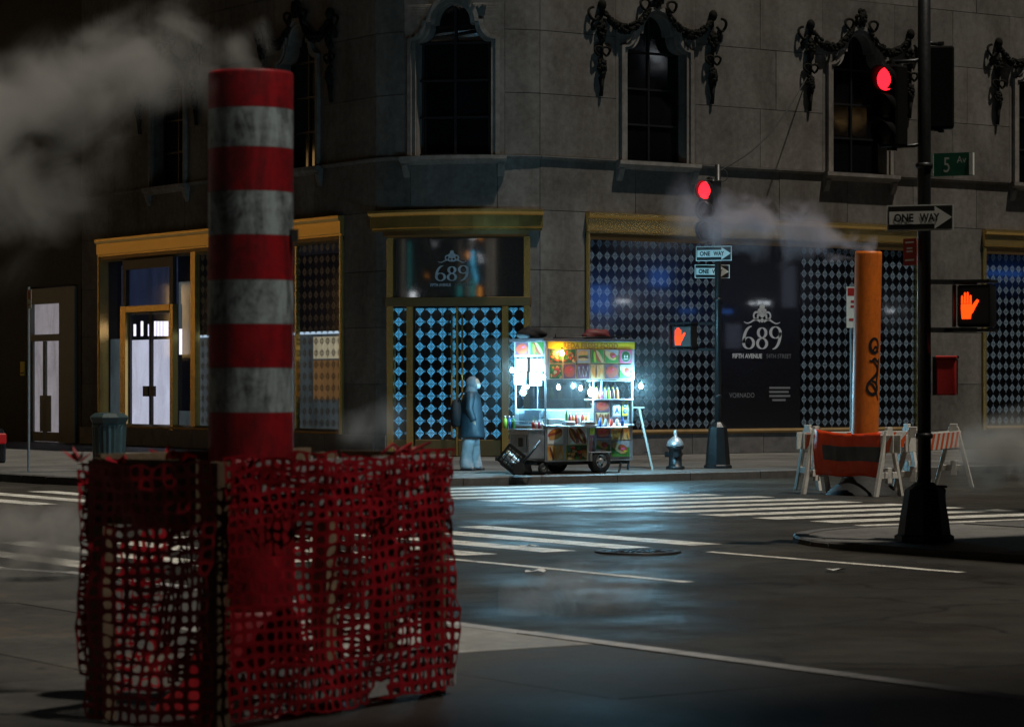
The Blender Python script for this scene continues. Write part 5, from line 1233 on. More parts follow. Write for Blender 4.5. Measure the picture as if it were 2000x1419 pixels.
fpic(1151, 1161, 833, 848, 'menu', 5); fpic(1151, 1161, 849, 884, 'dark', 6); fpic(1163, 1191, 857, 884, 'gyro', 7); fpic(1193, 1229, 832, 860, 'fingers', 8); fpic(1193, 1229, 861, 893, 'gyro', 9)
fpic(1163, 1191, 834, 856, 'meat', 19)
MB().box(fx(1160), CA1, CY0+.03, CY0+.05, zc1+.03, fz(779)).build('display_back', 'stainless', CT)
ys = CY0+.028
fpic(1162, 1190, 781, 804, 'meat', 11, ys); fpic(1162, 1190, 805, 830, 'fingers', 12, ys); fpic(1195, 1212, 788, 815, 'grade', 13, ys); fpic(1214, 1226, 779, 813, 'ice', 14, ys); fpic(1193, 1212, 817, 831, 'dark', 15, ys)
part('display_shelf', fx(1160), CA1, CY0-.02, CY0+.3, fz(779)-.02, fz(779), 'stainless'); part('display_shelf', fx(1165), CA1, CY0-.02, CY0+.3, fz(741)-.03, fz(741)-.01, 'stainless'); part('display_shelf', fx(1160), fx(1216), CY0-.16, CY0-.031, zc1-.03, zc1-.01, 'stainless')
# left end of the cart: pictures, hanging cards, side box
lx = CA0-.012
ey = lambda px: on_l(px, 700, CA0)[0]
ez = lambda py: on_l(1036, py, CA0)[1]
MB().box(lx, CA0-.001, CY0, CY1, ez(697), zr).build('end_board', 'print_grey', CT)
def epic(px0, px1, py0, py1, style, seed, x=lx):
    y0, y1 = ey(px1), ey(px0); z0, z1 = ez(py1), ez(py0)
    b = MB().box(x-.01, x-.001, y0, y1, z0, z1).build('picture_board', 'print_white', CT)
    picture(b, (x-.0105, y1-.004, z0+.004), (0, -1, 0), (0, 0, 1), (-1, 0, 0), y1-y0-.008, z1-z0-.008, style, seed)
epic(1008, 1035, 668, 694, 'meat', 31); epic(1037, 1064, 668, 694, 'wrap', 32); epic(1008, 1031, 700, 725, 'burger', 33); epic(1038, 1064, 700, 725, 'burger', 34); epic(1006, 1028, 727, 751, 'cup', 35); epic(1036, 1060, 728, 753, 'cup', 36)
mb = MB(); 
for px in (1008, 1030, 1038, 1060): mb.tube([(lx-.005, ey(px), ez(752)), (lx-.005, ey(px), ez(697))], .004, 5)
mb.build('hanger', 'stainless', CT)
ex0 = CA0-.33; zb0, zb1 = fz(893), fz(840)
part('side_box', ex0, CA0-.005, CY0+.02, CY0+.62, zb0, zb1, 'stainless')
mb = MB(); mb.box(ex0-.012, ex0-.001, CY0+.08, CY0+.56, zb0+.1, zb1-.06); mb.build('side_door', 'galvanised', CT); MB().box(ex0-.016, ex0-.0125, CY0+.18, CY0+.32, zb0+.2, zb1-.12).build('side_vent', 'black_paint', CT)
part('side_tray', ex0-.02, CA0-.005, CY0, CY0+.64, zb1+.004, zb1+.03, 'stainless'); 
mb = MB()
for y in (CY0+.01, CY0+.63): mb.tube([(ex0-.01, y, zb1+.03), (ex0-.01, y, zb1+.16), (CA0-.01, y, zb1+.16)], .006, 6)
mb.tube([(ex0-.01, CY0+.01, zb1+.16), (ex0-.01, CY0+.63, zb1+.16)], .006, 6); mb.build('tray_rail', 'stainless', CT)
part('chassis', CA0-.1, CA1, CY0+.1, CY1-.1, zc0-.06, zc0-.001, 'black_paint')
def wheel(x, y, r, w, hub='silver_paint'):
    mb = MB(); mb.lathe([(r*.55, -w*.5), (r*.9, -w*.5), (r, -w*.3), (r, w*.3), (r*.9, w*.5), (r*.55, w*.5)], (x, y, .15+r), 28, axis='y', capt=False); q = mb.build('wheel', 'tyre', CT)
    mb = MB(); mb.lathe([(0, -w*.42), (r*.2, -w*.5), (r*.22, -w*.36), (r*.48, -w*.34), (r*.56, -w*.48), (r*.57, -w*.3)], (x, y, .15+r), 20, axis='y', capt=False)
    mb.build('rim', hub, q)
    mb = MB()
    for k in range(4): a = k*PI/2+.3; mb.ell((x+r*.34*math.cos(a), y-w*.36, .15+r+r*.34*math.sin(a)), r*.1, .012, r*.1, 8, 4)
    mb.build('rim_hole', 'black_paint', q)
wheel(fx(1172), CY0+.03, .215, .16); wheel(fx(1140), CY1-.12, .215, .16)
part('mudguard', fx(1150), fx(1191), CY0-.06, CY0+.1, fz(884), fz(884)+.02, 'stainless'); part('mudguard', fx(1150), fx(1153.5), CY0-.058, CY0+.1, fz(900), fz(884)-.002, 'stainless')
wheel(CA0+.0, CY0+.06, .10, .06, 'galvanised'); mb = MB(); mb.bar((CA0+.0, CY0+.12, .24), (CA0+.05, CY0+.14, zc0-.05), .05, .05); mb.bar((fx(1214), CY0+.08, .15), (fx(1218), CY0+.08, zc0-.04), .03, .03); mb.build('prop', 'galvanised', CT)
mb = MB(); mb.bar((CA0-.75, CY0+.4, .42), (CA0+.05, CY0+.4, zc0-.03), .06, .06); mb.build('drawbar', 'black_paint', CT)
rl = MB(); rl.tube([(CA0+.2, CY0+.05, zr+.06), (CA1, CY0+.05, zr+.10)], .012, 6); 
for q in (.25, .9, 1.5): rl.tube([(CA0+q, CY0+.05, zr+.05), (CA0+q, CY0+.05, zr+.13)], .01, 6)
rl.build('roof_rail', 'black_paint', CT)
# glass wind guard and bulbs
MB().box(CA0+.02, CA0+.026, CY0+.05, CY1-.1, zc1+.04, ez(752)).build('side_glass', 'clear_glass', CT)
def mk_bulb(name, col, st):      # thin clear envelope that glows, light passes through it
    m, n, bs = newmat(name); tr = n.new('ShaderNodeBsdfTransparent'); tr.inputs[0].default_value = (.95, .95, .95, 1); em = n.new('ShaderNodeEmission'); em.inputs[0].default_value = (*col, 1); em.inputs[1].default_value = st
    ad = n.new('ShaderNodeAddShader'); n.t.links.new(tr.outputs[0], ad.inputs[0]); n.t.links.new(em.outputs[0], ad.inputs[1]); n.t.links.new(ad.outputs[0], m.node_tree.nodes['Material Output'].inputs[0])
mk_bulb('bulb_white', (.75, .93, 1.0), 25); mk_bulb('bulb_warm', (1.0, .56, .12), 20)
def bulb(pos, r, col, watt, mat):
    pos = Vector(pos); mb = MB(); mb.lathe([(.0, -r*1.5), (r*.6, -r*1.3), (r, -r*.5), (r*.95, 0), (r*.5, r*.8), (r*.42, r*1.2)], pos, 14, capt=False); o = mb.build('bulb', mat, CT)
    mb = MB(); mb.lathe([(r*.45, r*1.2), (r*.5, r*2.0), (r*.3, r*2.2)], pos, 10); mb.build('socket', 'black_paint', CT)
    l = bpy.data.lights.new('bulb_light', 'POINT'); l.energy = watt; l.color = col; l.shadow_soft_size = r*.6
    lo = bpy.data.objects.new('bulb_light', l); COL.objects.link(lo); lo.parent = CT; lo.location = pos
    return o
CYAN = (.28, .72, 1.0)
LIGHTS = []
def P_end(px, py, off): y, z = on_l(px, py, CA0-off); return (CA0-off, y, z)
bulb(P_end(1000, 722, .3), .032, CYAN, 190, 'bulb_white'); bulb(P_end(1041, 731, .2), .03, CYAN, 12, 'bulb_white'); bulb(P_end(1062, 736, .2), .028, CYAN, 8, 'bulb_white')
bulb((fx(1147), CY0-.12, fz(764)), .06, CYAN, 28, 'bulb_white'); bulb((fx(1138), CY0+.06, fz(757)), .032, CYAN, 190, 'bulb_white'); bulb((fx(1120), CY0+.45, fz(755)), .032, CYAN, 30, 'bulb_white')
bulb((CA1+.10, CY0-.10, fz(753)), .036, CYAN, 300, 'bulb_white'); bulb((fx(1090), CY0-.12, fz(689)), .04, (1, .55, .14), 6, 'bulb_warm')
rebase(CT, ((CA0+CA1)/2, (CY0+CY1)/2, .15))
# things on the cart
def bottle_me(col, cap, r, h, name='bottle'):
    k = ('b', col, cap, round(r, 3), round(h, 3))
    if k not in BOT:
        mb = MB(); mb.lathe([(r*.9, 0), (r, h*.04), (r, h*.55), (r*.85, h*.68), (r*.38, h*.84), (r*.36, h*.9)], seg=10); BOT[k] = mb.mesh('bottle', 'print_'+col); 
        mb = MB(); mb.lathe([(r*.42, h*.89), (r*.42, h), (r*.3, h)], seg=8); BOT[k+('c',)] = mb.mesh('cap', 'print_'+cap)
    return BOT[k], BOT[k+('c',)]
BOT = {}
OR = ['first', 'second', 'third', 'fourth', 'fifth', 'sixth', 'seventh', 'eighth']
def bottle(x, y, z, col, cap, r, h, label, grp):
    a, b = bottle_me(col, cap, r, h); o = bpy.data.objects.new('bottle', a); COL.objects.link(o); o.location = (x, y, z); tag(o, label, 'bottle', grp)
    c = bpy.data.objects.new('cap', b); COL.objects.link(c); c.parent = o
zt0 = zb1+.032
for k, (col, px) in enumerate((('lime', 1018), ('blue', 1026), ('green', 1034))): bottle(ex0+.05, ey(px)-.02+.1, zt0, col, 'white', .032, .22, f'{"bright green" if col == "lime" else "sea green" if col == "green" else "blue"} drink bottle on the side tray of the cart', 'bottles on the side tray')
for k in range(4): bottle(ex0+.12+.06*k, CY0+.06, zt0, ['red', 'white', 'pink', 'white'][k], 'white', .028, .15, f'{["red", "white", "pink", "white"][k]} squeeze bottle on the side tray, {OR[k]} from the left', 'bottles on the side tray')
for k, col in enumerate(('orange', 'pink', 'grey', 'lime', 'purple', 'orange')): bottle(fx(1169+8*k), CY0+.06, fz(779)+.001, col, 'white' if k % 2 else 'yellow', .034, .2, f'{col if col != "lime" else "lime green"} drink bottle on the middle shelf of the cart display, {OR[k]} from the left', 'bottles on the middle display shelf')
for k, col in enumerate(('white', 'white', 'red', 'red', 'red', 'green', 'green')): bottle(fx(1172+9*k), CY0+.06, fz(741)-.009, col, 'orange' if col == 'red' else col, .034, .19, f'{col} drink bottle on the top shelf of the cart display, {OR[k]} from the left', 'bottles on the top display shelf')
for k, col in enumerate(('green', 'red', 'orange', 'red', 'white', 'red', 'orange', 'white')): bottle(fx(1110+6.2*k), CY0+.05, zc1+.031, col, 'white', .026, .2 if k else .27, f'{col} sauce bottle lined up on the cart counter, {OR[k]} from the left', 'sauce bottles on the counter')
for k, col in enumerate(('blue', 'grey', 'red', 'white', 'blue')): bottle(fx(1166+11*k), CY0-.09, zc1-.009, col, 'red' if k % 2 else 'blue', .03, .16, f'{col} can on the low front ledge of the cart, {OR[k]} from the left', 'cans on the front ledge')
surf('bag_black', (.010, .010, .012), .85, var=.4, bump=.5, bscale=9); surf('bag_red', (.16, .03, .035), .6, var=.3); surf('bag_white', (.6, .66, .7), .4, var=.15, bump=.4, bscale=14)
def lump(name, c, rx, ry, rz, mat, label, cat, seed):
    rng = random.Random(seed); mb = MB(); mb.ell((0, 0, 0), rx, ry, rz, 18, 12)
    ph = [rng.uniform(0, 6) for _ in range(4)]
    mb.v = [tuple(Vector(v)*(1+.13*math.sin(v[0]*31+ph[0])*math.sin(v[1]*27+ph[1])+.1*math.sin(v[2]*38+ph[2]+v[0]*15))) for v in mb.v]
    mb.v = [(v[0], v[1], max(v[2], -rz*.55)) for v in mb.v]
    o = mb.build(name, mat); o.location = Vector(c)+Vector((0, 0, rz*.55)); tag(o, label, cat); return o
lump('rubbish_bag', (CA0+.12, CY1-.35, zr+.052), .26, .2, .13, 'bag_black', 'black bag lying on the cart roof at its left end', 'bag', 1)
lump('folded_umbrella', (fx(1192), CY0+.4, zr+.052), .30, .15, .12, 'bag_red', 'dark red folded canopy bundle on the cart roof', 'umbrella', 2)
lump('plastic_bag', (fx(1058)+.05, CY0+.55, .15), .13, .11, .12, 'bag_white', 'white plastic bag on the ground under the cart', 'bag', 3)
for k, (px, py) in enumerate(((1073, 790), (1085, 786))): lump('paper_bag', (fx(px)+.02, CY0+.2+.2*k, zc1+.135 if k == 0 else zc1+.135), .05, .05, .09, 'bag_white', ['white paper bag on the griddle', 'second white paper bag behind the griddle'][k], 'bag', 5+k)
# napkin box and trays
for k, (p0, p1) in enumerate(((1094, 1112), (1130, 1150))):
    t = thing('condiment_tray', ['steel condiment tray nearer the left post of the cart', 'steel condiment tray at the middle of the cart counter'][k], 'tray', (0, 0, 0)); z = zc1+.021
    MB().box(fx(p0), fx(p1), CY0-.19, CY0-.05, z, z+.06).build('tray', 'stainless', t, bevel=.006); mb = MB()
    for q in range(5): mb.ell((fx(p0)+.02+(fx(p1)-fx(p0)-.04)*q/4, CY0-.12, z+.065), .016, .03, .016, 8, 6)
    mb.build('lid', 'bag_white', t); rebase(t, ((fx(p0)+fx(p1))/2, CY0-.12, z))
# ------------------------------------------------------------------ hand truck and crate
HB = gnd(1012, 928, .15); t = thing('hand_truck', 'black hand truck propped beside the cart carrying a crate', 'hand truck', (0, 0, 0))
u = dirv(1, 0); f_ = dirv(0, 1); up = Vector((0, 0, 1)); tilt = math.radians(40)
d1 = u*math.cos(tilt)*-1*-1; rail = (u*math.sin(math.radians(38))*-1+up*0)  # placeholder headings
ra = (u*math.cos(math.radians(52))+up*math.sin(math.radians(52)))
b0 = HB+up*.11-f_*.12
mb = MB()
for s in (-.14, .14): mb.tube([b0+f_*s-ra*.12, b0+f_*s+ra*.62], .018, 8)
for q in (.05, .3, .6): mb.tube([b0-f_*.14+ra*q, b0+f_*.14+ra*q], .014, 6)
mb.build('frame', 'black_paint', t)
for s in (-.2, .2):
    mb = MB(); c = b0+f_*s+ra*.02
    for rr, w in ((.11, .02),): mb.tube([c-f_*w*2, c+f_*w*2], rr, 20)
    mb.build('wheel', 'tyre', t)
mb = MB(); pr_ = (up*math.cos(math.radians(52))-u*math.sin(math.radians(52))); mb.obox(b0-f_*.16-ra*.12, f_*.32, pr_*.3, ra*.012); mb.build('toe_plate', 'black_paint', t)
rebase(t, (*b0.xy, .15))
CRB = thing('milk_crate', 'black plastic milk crate of bottles tipped on its edge', 'crate', (0, 0, 0))
S = .36; o = b0-f_*.18-ra*.10+pr_*.03
def crate_side(mb, o, a, b, n, k=4):
    mb.obox(o, a*S, n*.015, b*.04); mb.obox(o+b*(S-.05), a*S, n*.015, b*.05); mb.obox(o, a*.04, n*.0152, b*S); mb.obox(o+a*(S-.04), a*.04, n*.0152, b*S)
    for q in range(1, k): mb.obox(o+a*(S*q/k-.008), a*.016, n*.014, b*S); mb.obox(o+b*(S*q/k-.008), a*S, n*.0135, b*.016)
mb = MB(); A1, A2, A3 = f_, pr_, ra
crate_side(mb, o, A1, A2, A3); crate_side(mb, o, A2, A3, A1); crate_side(mb, o+A1*(S-.015), A2, A3, A1); crate_side(mb, o, A1, A3, A2); crate_side(mb, o+A2*(S-.015), A1, A3, A2)
mb.build('lattice', 'black_paint', CRB)
mb = MB(); rng = random.Random(3)
for q in range(30): mb.ell(o+A1*rng.uniform(.06, S-.06)+A2*rng.uniform(.06, S-.06)+A3*rng.uniform(.04, .22), .04, .04, .04, 8, 6)
c_ = mb.build('contents', 'bag_white', CRB); c_['label'] = 'pale bottles and ice inside the crate'; rebase(CRB, (*(o+A1*S/2).xy, .15))
# ------------------------------------------------------------------ step ladder right of the cart
surf('ladder_wood', (.40, .37, .32), .6, var=.25, scale=9); LB = gnd(1250, 917, .15)
t = thing('step_ladder', 'pale wooden step ladder standing open beside the cart', 'ladder', (0, 0, 0)); zt_ = at(1240, 797, (LB-CAM).xy.dot(Vector((CA, SA)))).z
top = LB-u*.06+up*(zt_-.15)
for s in (-.15, .15):
    mb = MB(); mb.bar(LB+u*.22+f_*s, top+u*.04+f_*s*.7, .035, .07, up=f_); mb.build('rail', 'ladder_wood', t)
    mb = MB(); mb.bar(LB-u*.22+f_*s, top-u*.07+f_*s*.7, .028, .045, up=f_); mb.build('rear_leg', 'black_paint', t)
mb = MB(); mb.obox(top-u*.14-f_*.13, u*.28, f_*.26, up*.03); mb.build('top_step', 'ladder_wood', t, bevel=.006)
for q in (.28, .52, .76): mb = MB(); c = (LB+u*.22).lerp(top+u*.04, q); mb.obox(c-u*.07-f_*.13, u*.1, f_*.26, up*.02); mb.build('step', 'black_paint', t)
rebase(t, LB)
# ------------------------------------------------------------------ person waiting at the cart
surf('coat_blue', (.018, .040, .054), .5, var=.3, scale=8, bump=.6, bscale=6, coords='obj'); surf('trousers_grey', (.38, .39, .40), .7, var=.3, scale=8, bump=.7, bscale=9, coords='obj'); surf('hood_grey', (.12, .13, .14), .75, var=.2, scale=9, coords='obj'); surf('skin', (.38, .24, .17), .5, var=.1, bump=0); surf('mask_white', (.62, .68, .72), .6, var=.1, bump=0); surf('shoe_dark', (.02, .02, .022), .5)
PB = W(-80*49.7/FPX, 49.7, .152); PR = thing('person', 'person in grey hood, blue coat and face mask facing the cart', 'person', PB, -math.radians(34))
PR.scale = (.985, .985, .985)
J = {'pel': (-.01, 0, .90, .13), 'wst': (0, 0, 1.08, .12), 'chs': (.0, 0, 1.28, .14), 'nck': (.02, 0, 1.44, .058), 'hd0': (.045, 0, 1.53, .085), 'hd1': (.05, 0, 1.61, .09),
     'shL': (.0, .17, 1.38, .065), 'elL': (-.03, .22, 1.12, .048), 'wrL': (.04, .22, .90, .033), 'haL': (.06, .215, .82, .036), 'shR': (.0, -.17, 1.38, .065), 'elR': (-.03, -.22, 1.12, .048), 'wrR': (.05, -.215, .90, .033), 'haR': (.07, -.21, .82, .036),
     'hiL': (-.01, .095, .86, .095), 'knL': (.06, .10, .48, .062), 'anL': (.06, .10, .09, .042), 'toL': (.22, .11, .03, .035), 'hiR': (-.01, -.095, .86, .095), 'knR': (-.06, -.10, .48, .062), 'anR': (-.10, -.10, .09, .042), 'toR': (.06, -.11, .03, .035)}
E = [('pel', 'wst'), ('wst', 'chs'), ('chs', 'nck'), ('nck', 'hd0'), ('hd0', 'hd1'), ('chs', 'shL'), ('shL', 'elL'), ('elL', 'wrL'), ('wrL', 'haL'), ('chs', 'shR'), ('shR', 'elR'), ('elR', 'wrR'), ('wrR', 'haR'), ('pel', 'hiL'), ('hiL', 'knL'), ('knL', 'anL'), ('anL', 'toL'), ('pel', 'hiR'), ('hiR', 'knR'), ('knR', 'anR'), ('anR', 'toR')]
for sd in ('L', 'R'):
    s = 1 if sd == 'L' else -1; hx, hy, hz, _ = J['ha'+sd]
    for k, (dx, ln) in enumerate(((-.028, .065), (-.010, .08), (.010, .085), (.028, .075))):
        J[f'f{sd}{k}a'] = (hx+dx, hy+s*.004, hz-.045, .0095); J[f'f{sd}{k}b'] = (hx+dx+.012, hy-s*.01, hz-.045-ln*.55, .009); J[f'f{sd}{k}c'] = (hx+dx+.016, hy-s*.03, hz-.045-ln, .008)
        E += [('ha'+sd, f'f{sd}{k}a'), (f'f{sd}{k}a', f'f{sd}{k}b'), (f'f{sd}{k}b', f'f{sd}{k}c')]
    J[f't{sd}a'] = (hx+.035, hy-s*.01, hz+.005, .011); J[f't{sd}b'] = (hx+.055, hy-s*.03, hz-.04, .009); E += [('ha'+sd, f't{sd}a'), (f't{sd}a', f't{sd}b')]
keys = list(J); me = bpy.data.meshes.new('body'); me.from_pydata([J[k][:3] for k in keys], [(keys.index(a), keys.index(b)) for a, b in E], [])
ob = bpy.data.objects.new('body', me); COL.objects.link(ob); ob.parent = PR; me.materials.append(MATS['skin'])
sk = ob.modifiers.new('skin', 'SKIN'); sk.use_smooth_shade = True; ob.modifiers.new('sub', 'SUBSURF').levels = 1; ob.modifiers['sub'].render_levels = 1
if not me.skin_vertices: me.attributes.new('skin', 'FLOAT', 'POINT') if False else None
bpy.context.view_layer.objects.active = ob
def skin_layer(me):
    bm = bmesh.new(); bm.from_mesh(me); ly = bm.verts.layers.skin.verify(); bm.verts.ensure_lookup_table()
    for i, k in enumerate(keys): bm.verts[i][ly].radius = (J[k][3], J[k][3]); bm.verts[i][ly].use_root = (k == 'pel')
    bm.to_mesh(me); bm.free()
skin_layer(me)
def ringe(cx_, cy_, z, rx, ry, n=20, wob=0.0, ph=0.0, tilt=0.0):
    return [Vector((cx_+rx*math.cos(t)*(1+wob*math.sin(5*t+ph)), cy_+ry*math.sin(t)*(1+wob*math.sin(4*t+ph)), z+tilt*math.cos(t))) for t in [2*PI*k/n for k in range(n)]]
mb = MB(); mb.loft([ringe(.01, 0, z, rx, ry, 24, w, z*9) for z, rx, ry, w in ((.60, .25, .27, .06), (.64, .245, .265, .06), (.8, .225, .245, .05), (.98, .205, .225, .045), (1.12, .195, .215, .04), (1.27, .18, .215, .03), (1.37, .15, .205, .015), (1.44, .10, .15, 0), (1.48, .075, .085, 0))]); mb.build('coat', 'coat_blue', PR)
for sd in ('L', 'R'):
    s = 1 if sd == 'L' else -1; P_ = [Vector(J[q+sd][:3]) for q in ('sh', 'el', 'wr')]
    pts = [P_[0]+Vector((0, -s*.03, .02)), P_[0].lerp(P_[1], .35), P_[0].lerp(P_[1], .75), P_[1], P_[1].lerp(P_[2], .4), P_[1].lerp(P_[2], .8), P_[2]]
    mb = MB(); mb.tube(pts, [.085, .084, .076, .074, .070, .064, .062], 14); mb.build('sleeve', 'coat_blue', PR)
    kx = J['kn'+sd][0]; axx = J['an'+sd][0]
    mb = MB(); mb.loft([ringe(cx_, s*cy, z, rx, ry, 16, w, z*23) for cx_, cy, z, rx, ry, w in ((0, .08, .88, .15, .12, 0), (.0, .09, .72, .135, .11, .03), (kx*.8, .1, .5, .118, .10, .06), (kx*.4+axx*.5, .1, .3, .112, .098, .09), (axx+.01, .1, .16, .115, .10, .13), (axx+.02, .1, .07, .125, .10, .12), (axx+.02, .1, .03, .115, .095, .08))]); mb.build('trouser_leg', 'trousers_grey', PR)
    mb = MB(); mb.loft([[Vector((axx+x, s*.105+y*w, z)) for y, z in ((-1, 0), (1, 0), (.9, h*.6), (.4, h), (-.4, h), (-.9, h*.6))] for x, w, h in ((-.09, .035, .06), (-.05, .042, .09), (.05, .045, .085), (.13, .048, .055), (.19, .03, .035))]); mb.build('shoe', 'shoe_dark', PR)
mb = MB(); n = 20                      # hood: open towards the face
rings = []
for k in range(9):
    th = PI*(.10+.52*k/8); r = .135*math.sin(th); rings.append([Vector((.055-.135*math.cos(th)*1.02-.02, r*.82*math.cos(t), 1.575+r*1.02*math.sin(t)+.01)) for t in [2*PI*i/n for i in range(n)]])
mb.loft(rings, cap=False); mb.add(rings[0], [tuple(range(n))]); mb.loft([ringe(.0, 0, 1.43, .12, .15, 20), ringe(.005, 0, 1.50, .105, .105, 20), ringe(.01, 0, 1.56, .10, .095, 20)], cap=False)
o = mb.build('hood', 'hood_grey', PR); so = o.modifiers.new('solid', 'SOLIDIFY'); so.thickness = .012
mb = MB(); mb.ell((.085, 0, 1.585), .075, .068, .10, 16, 12); mb.ell((.16, 0, 1.575), .02, .014, .03, 8, 6)
for s in (-1, 1): mb.ell((.15, s*.03, 1.605), .01, .014, .008, 8, 6)
mb.build('face', 'skin', PR)
mb = MB(); mb.loft([[Vector((.10+.072*math.cos(t)*k1, .074*math.sin(t)*k1, 1.49+z)) for t in [-1.5+3.0*i/10 for i in range(11)]] for z, k1 in ((.0, .75), (.03, 1.0), (.06, 1.06), (.085, .98))], cap=False); o = mb.build('face_mask', 'mask_white', PR); so = o.modifiers.new('solid', 'SOLIDIFY'); so.thickness = .006
BPK = thing('backpack', 'black backpack worn by the person in the blue coat', 'backpack', PB+dirv(-1, 0)*.27+Vector((0, 0, .78)), -math.radians(34))
mb = MB(); mb.loft([ringe(0, 0, z, rx, ry, 16, .04, z*9) for z, rx, ry in ((0, .07, .13), (.04, .1, .17), (.2, .12, .185), (.36, .10, .17), (.46, .07, .13), (.5, .03, .07))]); mb.build('pack', 'bag_black', BPK)
mb = MB()
for s in (-.1, .1): mb.tube([(.02, s, .42), (.12, s*1.1, .62), (.28, s*1.2, .62), (.40, s*1.2, .45)], .016, 6)
mb.build('strap', 'bag_black', BPK)
# ------------------------------------------------------------------ steam
def steam(name, label, org, xdir, L, size, path, dens, seed, col=(.9, .9, .9), thr=.42, nscale=2.2, fade=(.06, .75), aniso=0.1):
    """closed box holding a drifting plume; x runs along the drift. path = (z at start, z at end, radius at start, radius at end, lift)"""
    xd = xdir.normalized(); rz = math.atan2(xd.y, xd.x); z0, z1, r0, r1, lift = path
    mb = MB().box(0, L, -size[0], size[0], size[1], size[2])
    m = bpy.data.materials.new(name); m.use_nodes = True; MATS[name+str(seed)] = m; n = N(m); m.node_tree.nodes.remove(m.node_tree.nodes['Principled BSDF'])
    tc = n.obj(); sc_ = n.new('ShaderNodeVectorMath', operation='SCALE'); 
    nz = n.new('ShaderNodeTexNoise'); nz.inputs['Scale'].default_value = nscale*.55; nz.inputs['Detail'].default_value = 2
    ad = n.new('ShaderNodeVectorMath', operation='ADD'); ad.inputs[1].default_value = (seed*7.3, seed*3.1, seed*1.7); n.t.links.new(tc, ad.inputs[0]); n.t.links.new(ad.outputs[0], nz.inputs['Vector'])
    sb = n.new('ShaderNodeVectorMath', operation='SUBTRACT'); n.t.links.new(nz.outputs['Color'], sb.inputs[0]); sb.inputs[1].default_value = (.5, .5, .5)
    n.t.links.new(sb.outputs[0], sc_.inputs[0]); sc_.inputs['Scale'].default_value = r1*1.1
    wp = n.new('ShaderNodeVectorMath', operation='ADD'); n.t.links.new(tc, wp.inputs[0]); n.t.links.new(sc_.outputs[0], wp.inputs[1])
    sp = n.new('ShaderNodeSeparateXYZ'); n.t.links.new(wp.outputs[0], sp.inputs[0]); x, y, z = sp.outputs
    t = n.m('DIVIDE', x, L); t = n.m('MAXIMUM', n.m('MINIMUM', t, 1.0), 0.0)
    zc = n.m('ADD', n.m('ADD', z0, n.m('MULTIPLY', t, z1-z0)), n.m('MULTIPLY', n.m('SINE', n.m('MULTIPLY', n.m('POWER', t, .6), PI)), lift))
    rr = n.m('ADD', r0, n.m('MULTIPLY', n.m('POWER', t, .7), r1-r0))
    dz = n.m('SUBTRACT', z, zc); d = n.m('SQRT', n.m('ADD', n.m('MULTIPLY', dz, dz), n.m('MULTIPLY', y, y)))
    q = n.m('SUBTRACT', 1.0, n.m('DIVIDE', d, rr)); q = n.m('MAXIMUM', q, 0.0)
    wisp = n.noise(ad.outputs[0], nscale, 6, .6, .8)
    wq = n.m('MAXIMUM', n.m('SUBTRACT', n.m('ADD', wisp, n.m('MULTIPLY', q, .22)), thr), 0.0)
    st_ = n.m('MINIMUM', n.m('MAXIMUM', n.m('DIVIDE', n.m('SUBTRACT', n.m('DIVIDE', x, L), .0), fade[0]), 0), 1)
    en = n.m('MINIMUM', n.m('MAXIMUM', n.m('DIVIDE', n.m('SUBTRACT', .97, t), 1-fade[1]), 0), 1)
    thin = n.m('DIVIDE', r0, rr); dd = n.m('MULTIPLY', n.m('MULTIPLY', n.m('MULTIPLY', wq, q), n.m('MULTIPLY', st_, en)), dens)
    dd = n.m('MULTIPLY', dd, n.m('ADD', .35, n.m('MULTIPLY', thin, .65)))
    vp = n.new('ShaderNodeVolumePrincipled'); vp.inputs['Color'].default_value = (*col, 1); n.put(vp.inputs['Density'], dd); vp.inputs['Anisotropy'].default_value = aniso
    n.t.links.new(vp.outputs[0], m.node_tree.nodes['Material Output'].inputs['Volume'])
    o = mb.build(name, name+str(seed)); o.location = org; o.rotation_euler = (0, 0, rz)
    tag(o, label, 'steam', kind='stuff'); return o
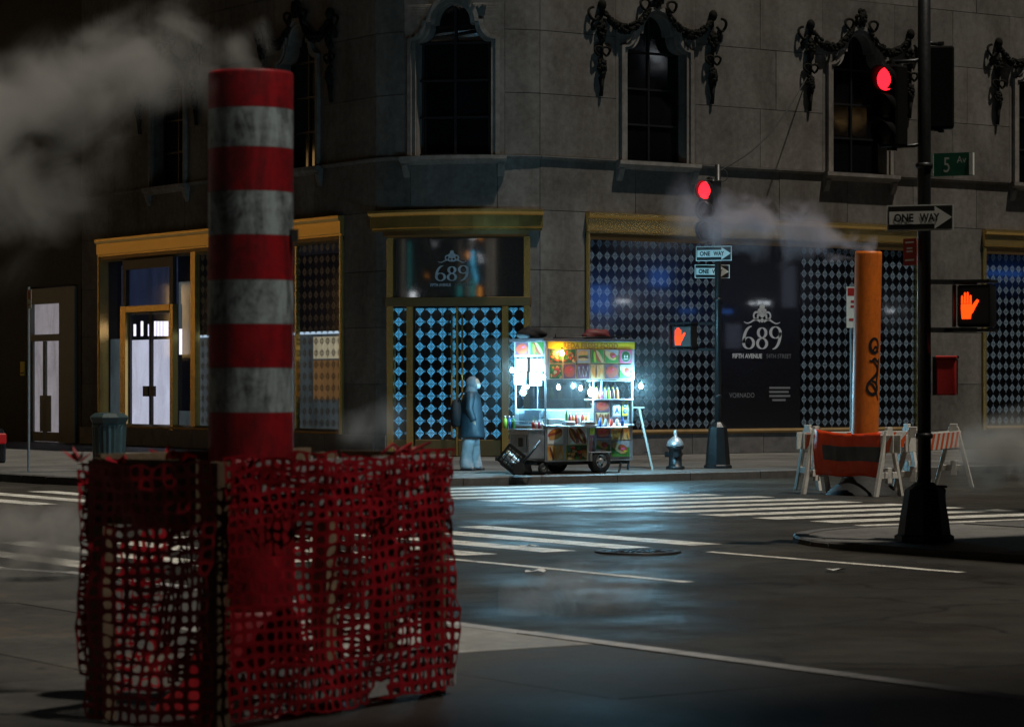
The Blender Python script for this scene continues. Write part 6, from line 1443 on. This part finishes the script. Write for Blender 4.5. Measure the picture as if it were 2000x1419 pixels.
steam('stack_steam', 'grey steam drifting left from the striped stack', Vector((SX, SY, 3.19))+dirv(1, -.6)*.06, dirv(-1, .6), 3.2, (.95, -1.75, .75), (.0, -.72, .13, 1.0, .12), 60, 1, (.93, .91, .87), thr=.54, nscale=2.5, fade=(.02, .75))
steam('orange_stack_steam', 'thin steam blowing left from the orange stack', O1+dirv(1, 0)*.15-Vector((0, 0, .02)), dirv(-1, .15), 3.4, (.9, -.6, 1.5), (.05, .75, .2, .75, .05), 45.0, 2, (.98, .86, .94), thr=.52, nscale=1.9, fade=(.02, .5))
steam('ground_steam', 'low steam patch hanging over the road at the right', W(8.3, 37, .7), dirv(-1, .0), 2.5, (.8, -.8, 1.0), (.1, .1, .75, .6, 0), 42, 3, (.95, .92, .84), thr=.5, nscale=1.5, fade=(.2, .45))
steam('ground_steam', 'steam wisps rising left of the netted barricade', W(-4.6, 22, .0), dirv(1, .0), 1.6, (.5, .02, 1.0), (.35, .45, .45, .45, 0), 40.0, 4, (.95, .93, .88), thr=.5, nscale=2.6, fade=(.3, .5))
steam('ground_steam', 'faint steam wisps in front of the lane line', W(-.1, 20, .0), dirv(1, .0), 1.2, (.35, .02, .62), (.12, .3, .2, .28, 0), 26, 5, (.95, .92, .88), thr=.5, nscale=4.0, fade=(.3, .5))
steam('ground_steam', 'soft steam drifting past the wall left of the corner entrance', W(-3.4, 52, .5), dirv(1, .0), 1.6, (.6, -.4, 1.3), (.3, .5, .5, .6, 0), 4, 6, (.95, .92, .88), nscale=1.3, fade=(.3, .5))

mb = MB().box(-1.6, 1.6, -.95, 1.1, 0.9, 2.35); m = bpy.data.materials.new('bloom_haze'); m.use_nodes = True; MATS['bloom_haze'] = m; n = N(m); m.node_tree.nodes.remove(m.node_tree.nodes['Principled BSDF'])  # haze box added round the cart so its bulbs bloom
vp = n.new('ShaderNodeVolumePrincipled'); vp.inputs['Density'].default_value = .012; vp.inputs['Color'].default_value = (.95, .95, .95, 1); n.t.links.new(vp.outputs[0], m.node_tree.nodes['Material Output'].inputs['Volume'])
o = mb.build('bloom_haze', 'bloom_haze'); o.location = ((CA0+CA1)/2, (CY0+CY1)/2, .15); tag(o, 'thin haze added round the lit food cart for bulb bloom', 'steam', kind='stuff')
